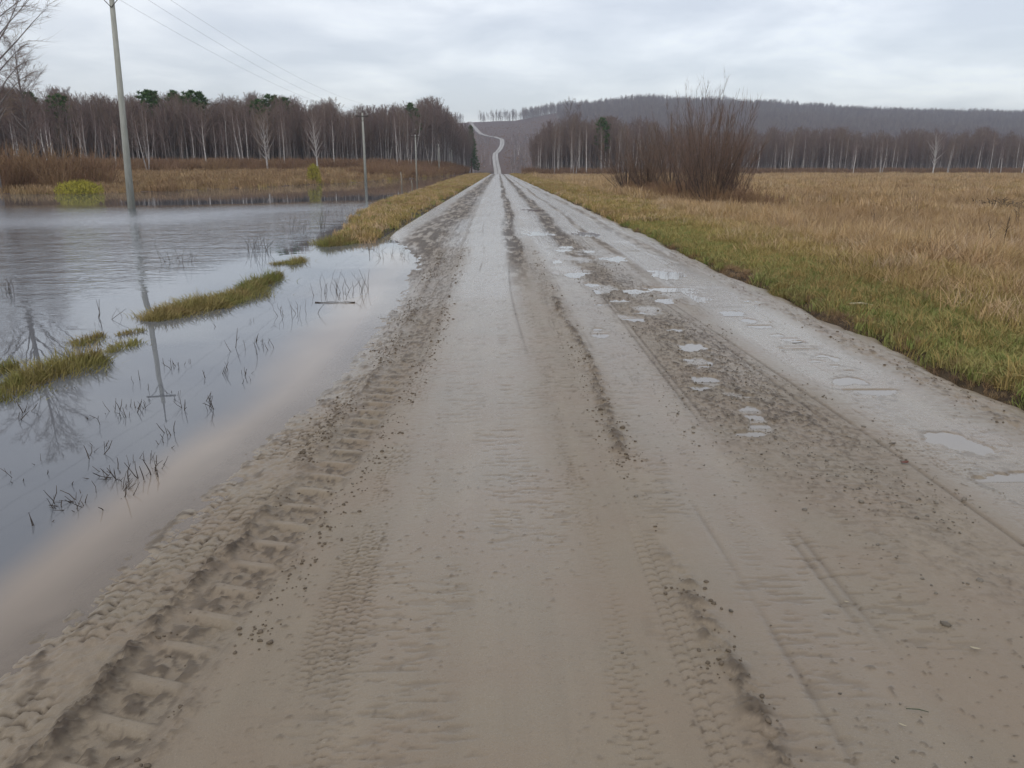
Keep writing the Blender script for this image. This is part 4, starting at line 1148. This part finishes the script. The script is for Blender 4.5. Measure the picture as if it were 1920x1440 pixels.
for k, (ox, oz, lab) in enumerate([(-.58, PT + .1, 'left power line wire running pole to pole over the flood'), (.58, PT + .1, 'right power line wire, the one nearest the road'), (0, PT + 1.08, 'top power line wire carried on the pole spikes')]):
    B = MB(); pts = []
    PP = [(-14.9, -21.)] + POLES
    for i in range(len(PP) - 1):
        for s_ in range(14):
            t = s_ / 14; x = PP[i][0] * (1 - t) + PP[i + 1][0] * t; y = PP[i][1] * (1 - t) + PP[i + 1][1] * t
            lift = 1.1 * ((1 - t) if i == 1 else (1 if i == 0 else 0))
            lx = .288 * (1 - t) if i == 1 else (.288 * t if i == 0 else 0)
            pts.append((x + ox + lx, y - .11 * (ox != 0), oz + lift - .75 * 4 * t * (1 - t)))
    pts.append((PP[-1][0] + ox, PP[-1][1], oz))
    B.tube(pts, .005, 5); w = B.build('power_line_wire', M['wire']); tag(w, lab, 'wire', 'overhead wires')
for px, D, yt, lab in [(780, 62, 306, 'taller thin grey stake standing in the ditch left of the third pole'), (772, 60, 338, 'short pale stake in the ditch left of the taller stake'), (752, 66, 322, 'thin leaning stake in the water right of the middle pole')]:
    p_ = at(px, yt, D); B = MB(); B.tube([(0, 0, WL - .5), (.02, 0, (p_.z + WL) / 2), (-.03, 0, p_.z)], [.05, .045, .035], 7)
    o = B.build('wooden_stake', M['wood']); o.location = (p_.x, D, 0); tag(o, lab, 'stake')

# ------------------------------------------------------------------ grass tussocks on the flooded berm
def tussock(px0, py0, px1, py1, w, h, label, dens=1.0):
    a = Vector((*ground_at(px0, py0, WL), 0)); b_ = Vector((*ground_at(px1, py1, WL), 0)); L = (b_ - a).length
    V = []; Fq = []; tone = []; k = 0
    V2 = []; n = int(L * w * 5200 * dens) + 120
    mid = (a + b_) / 2; dirv = (b_ - a).normalized(); nrm = Vector((dirv.y, -dirv.x, 0))
    for i in range(n):
        t = random.random(); s_ = random.gauss(0, .33); edge = math.sin(math.pi * min(max(t, .02), .98)) ** .45
        wl_ = w * edge * (.65 + .7 * float(vn(t * L * 2.2, 1.3, int(px0)))); c0 = a + dirv * (t * L) + nrm * s_ * wl_
        hh = h * .82 * random.choice((.5, .8, 1, 1.1, 1.7)) * random.uniform(.6, 1.15) * (1 - .5 * min(1, abs(s_) * 1.3)) * (.6 + .8 * float(vn(t * L * 3.1, 5.3, int(px0))))
        out = nrm * (s_ * 1.6) + Vector((random.gauss(0, .5), random.gauss(0, .5), 0))
        an = random.uniform(0, 3.14); sv = Vector((math.cos(an), math.sin(an), 0)) * random.uniform(.0022, .0042)
        tn = random.random()
        z0 = WL - .02
        for s2, wf in ((0, 1), (.45, .9), (.8, .6), (1, .1)):
            p_ = c0 + out * (hh * .8 * s2 ** 1.8) + Vector((0, 0, z0 + (hh + .03) * s2 * (1 - .35 * min(1, out.length) * s2)))
            V.append(tuple(p_ - sv * wf - mid)); V.append(tuple(p_ + sv * wf - mid)); tone += [tn, tn]
        for q in range(3): Fq.append((k + 2 * q, k + 2 * q + 1, k + 2 * q + 3, k + 2 * q + 2))
        k += 8
    o = bpy.data.objects.new('grass_tussock', mesh_np('grass_tussock', V, np.array(Fq), [M['tuss']], attrs={'tone': tone}))
    o.location = mid; link(o); tag(o, label, 'grass', 'grass islands between the puddle and the lake'); return o
for a in [(-60, 765, 60, 715, .34, .10, 'grass island cut by the left edge, lower part', 1), (20, 725, 190, 672, .40, .13, 'shaggy brown-green grass island nearest the camera at the left', 1),
          (-40, 700, 35, 690, .30, .08, 'low sparse grass behind the nearest island at the left edge', 1.3), (145, 650, 190, 628, .20, .07, 'small flat tuft just beyond the nearest island', .6),
          (205, 662, 255, 640, .22, .06, 'sunken sparse tuft left of the pole reflection', .5), (222, 630, 270, 618, .18, .05, 'barely emerging small tuft beside the pole reflection', .35),
          (280, 603, 430, 558, .52, .13, 'largest green and olive grass island right of the pole reflection', 1.1), (400, 580, 490, 538, .45, .12, 'far end of the largest grass island, browner', 1.0),
          (455, 548, 525, 517, .30, .15, 'tapering brown-tipped tuft beyond the largest island', .8), (514, 497, 540, 492, .25, .08, 'tiny yellow tuft after the tapering one', .6),
          (548, 497, 566, 487, .25, .10, 'small yellow tuft nearest the verge point', .6), (610, 463, 660, 448, .6, .18, 'grassy tip where the left verge runs into the water', .8)]:
    tussock(*a)

# ------------------------------------------------------------------ dead weeds standing in the water
def weed(px, py, n, h, spread, style, label=None, group='dead weed stems standing in the water', z=WL):
    X, Y = ground_at(px, py, z); B = MB()
    for i in range(n):
        a = random.uniform(0, 6.28); r = spread * math.sqrt(random.random()); b0 = Vector((math.cos(a) * r, math.sin(a) * r, -.06))
        hh = h * random.uniform(.4, 1.1)
        if style == 'up': d = Vector((random.gauss(0, .16), random.gauss(0, .16), 1))
        elif style == 'splay': d = Vector((math.cos(a) * random.uniform(.3, 1.5), math.sin(a) * random.uniform(.3, 1.5), random.uniform(.3, 1)))
        else: d = Vector((math.cos(a) * 1.6, math.sin(a) * .8, random.uniform(.05, .4)))
        d.normalize(); pts = [b0]
        for s_ in range(4):
            d = (d + Vector((random.gauss(0, .22), random.gauss(0, .22), random.gauss(0, .12)))).normalized(); pts.append(pts[-1] + d * (hh + .06) / 4)
        rr_ = random.uniform(.0016, .0032)
        B.tube(pts, [rr_ * 1.3, rr_ * 1.2, rr_, rr_ * .8, rr_ * .5], 4, False)
        if random.random() < .6:
            q = random.randint(1, 3); dd = (d + Vector((random.gauss(0, .7), random.gauss(0, .7), .3))).normalized()
            B.tube([pts[q], pts[q] + dd * hh * .3], [rr_ * .8, rr_ * .4], 3, False)
    o = B.build('water_weed', M['wetstem']); o.location = (X, Y, z)
    tag(o, label, 'dead weed', group); return o
random.seed(77)
for a in [(225, 775, 20, .10, .08, 'splay', 'dense radiating dead weed just left of the tip of the pole reflection'), (400, 765, 5, .17, .04, 'up', 'tall crooked stem pair at the edge of the pale shallow, right of the reflection tip'),
          (345, 765, 3, .12, .03, 'up', 'single crooked stem between the reflection tip and the tall stem pair'), (245, 885, 34, .10, .11, 'splay', 'largest tangled clump of dark dead weed near the puddle edge'),
          (278, 895, 6, .13, .05, 'up', 'upright forked stems on the right side of the largest tangle'), (192, 935, 22, .13, .08, 'splay', 'arching brown tuft below the largest tangle'),
          (120, 945, 8, .10, .10, 'up', 'sparse upright stems left of the arching tuft'), (158, 860, 6, .12, .05, 'splay', 'thin bent weed left of the largest tangle'),
          (50, 888, 6, .09, .06, 'splay', 'small splayed weed near the left edge'), (35, 790, 3, .09, .02, 'up', 'short bent stem near the left edge below the grass island'),
          (320, 815, 5, .09, .05, 'up', 'little stems beside the shallow just above the largest tangle'), (640, 548, 26, .30, .42, 'up', 'wide stand of thin reeds above the floating stick'),
          (552, 590, 10, .22, .25, 'up', 'thin reeds left of the floating stick'), (480, 655, 9, .18, .22, 'up', 'loose stems in mid puddle'), (420, 700, 4, .10, .03, 'up', 'short pair of stems near the pale shallow'),
          (457, 702, 4, .08, .03, 'up', 'short dark stub right of the pair near the shallow'), (332, 690, 5, .10, .06, 'up', 'small stems right of the pole reflection'),
          (486, 470, 22, .40, .22, 'up', 'dark seed heads in the lake, larger left clump'), (603, 425, 16, .62, .10, 'up', 'tall dark seed heads beside the verge point'),
          (560, 432, 14, .40, .5, 'up', 'scattered stems between the dark seed head clumps'), (340, 492, 14, .45, .35, 'up', 'pale thin reeds in the lake beyond the large island'),
          (20, 548, 12, .22, .08, 'up', 'dark sprig in the lake at the left edge'), (700, 470, 9, .20, .12, 'splay', 'dark sprigs around the middle pole reflection'), (735, 480, 16, .22, .45, 'up', 'thin sprigs at the far end of the puddle'),
          (210, 595, 5, .2, .15, 'up', 'faint stems left of the pole reflection'), (640, 405, 20, .5, .7, 'up', 'brown stems at the foot of the verge')]:
    weed(*a[:6], label=a[6])
for i in range(46):
    px = random.uniform(20, 620); py = random.uniform(600, 1000)
    if px > 620 - (py - 600) * 1.25: continue
    weed(px, py, random.randint(1, 3), random.uniform(.04, .10), .03, 'up', label='lone short dead stem poking out of the dark puddle', group='lone short stems in the puddle')
X, Y = ground_at(628, 568, WL); B = MB()
B.tube([(-.24, .02, 0), (-.15, -.01, .004), (-.05, .01, .006), (.06, 0, .004), (.15, .008, .006), (.24, -.005, .002)], [.010, .004, .006, .003, .005, .009], 7)
B.tube([(-.22, .02, 0), (-.23, -.10, -.01)], [.005, .003], 4)
o = B.build('floating_stick', M['wetstem']); o.location = (X, Y, WL + .004); tag(o, 'dark knobbly stick floating in the middle of the puddle', 'stick')

# foam flecks / leaves
M['leaf'] = simple('pale_leaf', (0.45, 0.40, 0.28), (0.34, 0.28, 0.18), 30, 0.6)
M['rustleaf'] = simple('rust_leaf', (0.16, 0.05, 0.03), (0.09, 0.035, 0.022), 30, 0.6)
M['grassgreen'] = simple('green_blade', (0.06, 0.085, 0.05), (0.04, 0.06, 0.03), 30, 0.6)
def leaf(px, py, L, w, ang, mat, label, curl=.15, onw=False):
    X, Y = ground_at(px, py, WL if onw else -.01)
    z = WL + .003 if onw else float(road_h(np.array([X]), np.array([Y]))[0][0]) + .005
    V = []; Fq = []
    for i in range(7):
        t = i / 6; ww = w * math.sin(math.pi * min(.97, max(.04, t))) ** .8
        for j, s_ in enumerate((-1, 0, 1)): V.append(((t - .5) * L, s_ * ww * .5, curl * L * ((t - .5) ** 2 * 2 + abs(s_) * .25) + .0005 * i))
    me = mesh_np('fallen_leaf', V, grid_faces(7, 3), [mat]); o = bpy.data.objects.new('fallen_leaf', me); link(o)
    sm = o.modifiers.new('thickness', 'SOLIDIFY'); sm.thickness = .0006
    o.location = (X, Y, z); o.rotation_euler = (0, 0, R(ang)); tag(o, label, 'leaf')
leaf(1825, 1232, .030, .010, -35, M['leaf'], 'pale narrow leaf on the smooth mud at the lower right')
leaf(1689, 1378, .022, .006, -50, M['leaf'], 'small pale leaf near the bottom edge, right side')
leaf(1585, 1142, .016, .006, -45, M['leaf'], 'tiny pale leaf in the smooth mud right of the clod ridge')
leaf(1695, 876, .045, .030, 10, M['rustleaf'], 'dark rust-red leaf lying on the stony strip')
leaf(1372, 990, .018, .007, -60, M['leaf'], 'tiny pale leaf above the clod ridge')
leaf(138, 1006, .055, .028, 0, M['leaf'], 'tan curled leaf at the puddle edge on the left')
X, Y = ground_at(1718, 1350, -.01); B = MB(); B.tube([(-.03, .008, .006), (0, 0, .010), (.028, -.006, .005)], [.0012, .0016, .0008], 5)
o = B.build('green_needle_twig', M['grassgreen']); o.location = (X, Y, float(road_h(np.array([X]), np.array([Y]))[0][0])); tag(o, 'small dark green twig lying on the mud at the lower right', 'twig')
X, Y = ground_at(1615, 576, .05); B = MB(); B.tube([(-.12, .03, .06), (0, 0, .07), (.13, -.05, .05)], [.012, .014, .008], 6)
o = B.build('pale_stick', M['leaf']); o.location = (X, Y, gz1(X, Y)); tag(o, 'pale stick lying in the green verge grass', 'stick')

# tall dead stalks in the dry field
random.seed(31)
for px, py, h, lab in [(1715, 425, .9, 'tall dead stalk standing in the dry field left of the brush heap'), (1868, 500, 1.0, 'dark dead stalk among the dry grass near the right edge'), (1750, 372, 1.3, 'far dead stalk above the meadow'),
                   (1640, 440, .8, 'short dead stalk in the middle of the meadow'), (1905, 440, .9, 'dead stalk at the right edge below the brush heap')]:
    X, Y = ground_at(px, py, -.35); z = gz1(X, Y); B = MB()
    for j in range(3):
        b0 = Vector((random.gauss(0, .05), random.gauss(0, .05), 0)); e_ = b0 + Vector((random.gauss(0, .12), random.gauss(0, .12), h * random.uniform(.7, 1)))
        B.tube([b0, (b0 + e_) / 2 + Vector((.02, 0, 0)), e_], [.006, .005, .003], 4, False)
        for q in range(6):
            t = random.uniform(.55, 1); p3 = b0.lerp(e_, t); B.tube([p3, p3 + Vector((random.gauss(0, .08), random.gauss(0, .08), .10))], [.003, .002], 3, False)
    o = B.build('dead_stalk', M['wetstem']); o.location = (X, Y, z); tag(o, lab, 'stalk')

# ------------------------------------------------------------------ haze
B = MB(); B.box((0, 1000, 86), (6000, 3400, 188)); mh = bpy.data.materials.new('haze'); mh.use_nodes = True
nt = mh.node_tree; nt.nodes.remove(nt.nodes['Principled BSDF']); pv = N(nt, 'ShaderNodeVolumePrincipled')
pv.inputs['Color'].default_value = (0.72, 0.80, 0.95, 1); pv.inputs['Density'].default_value = 0.00025; pv.inputs['Anisotropy'].default_value = 0.0
nt.links.new(pv.outputs[0], nt.nodes['Material Output'].inputs['Volume'])
hz = B.build('haze', mh, None, False); tag(hz, kind='stuff')
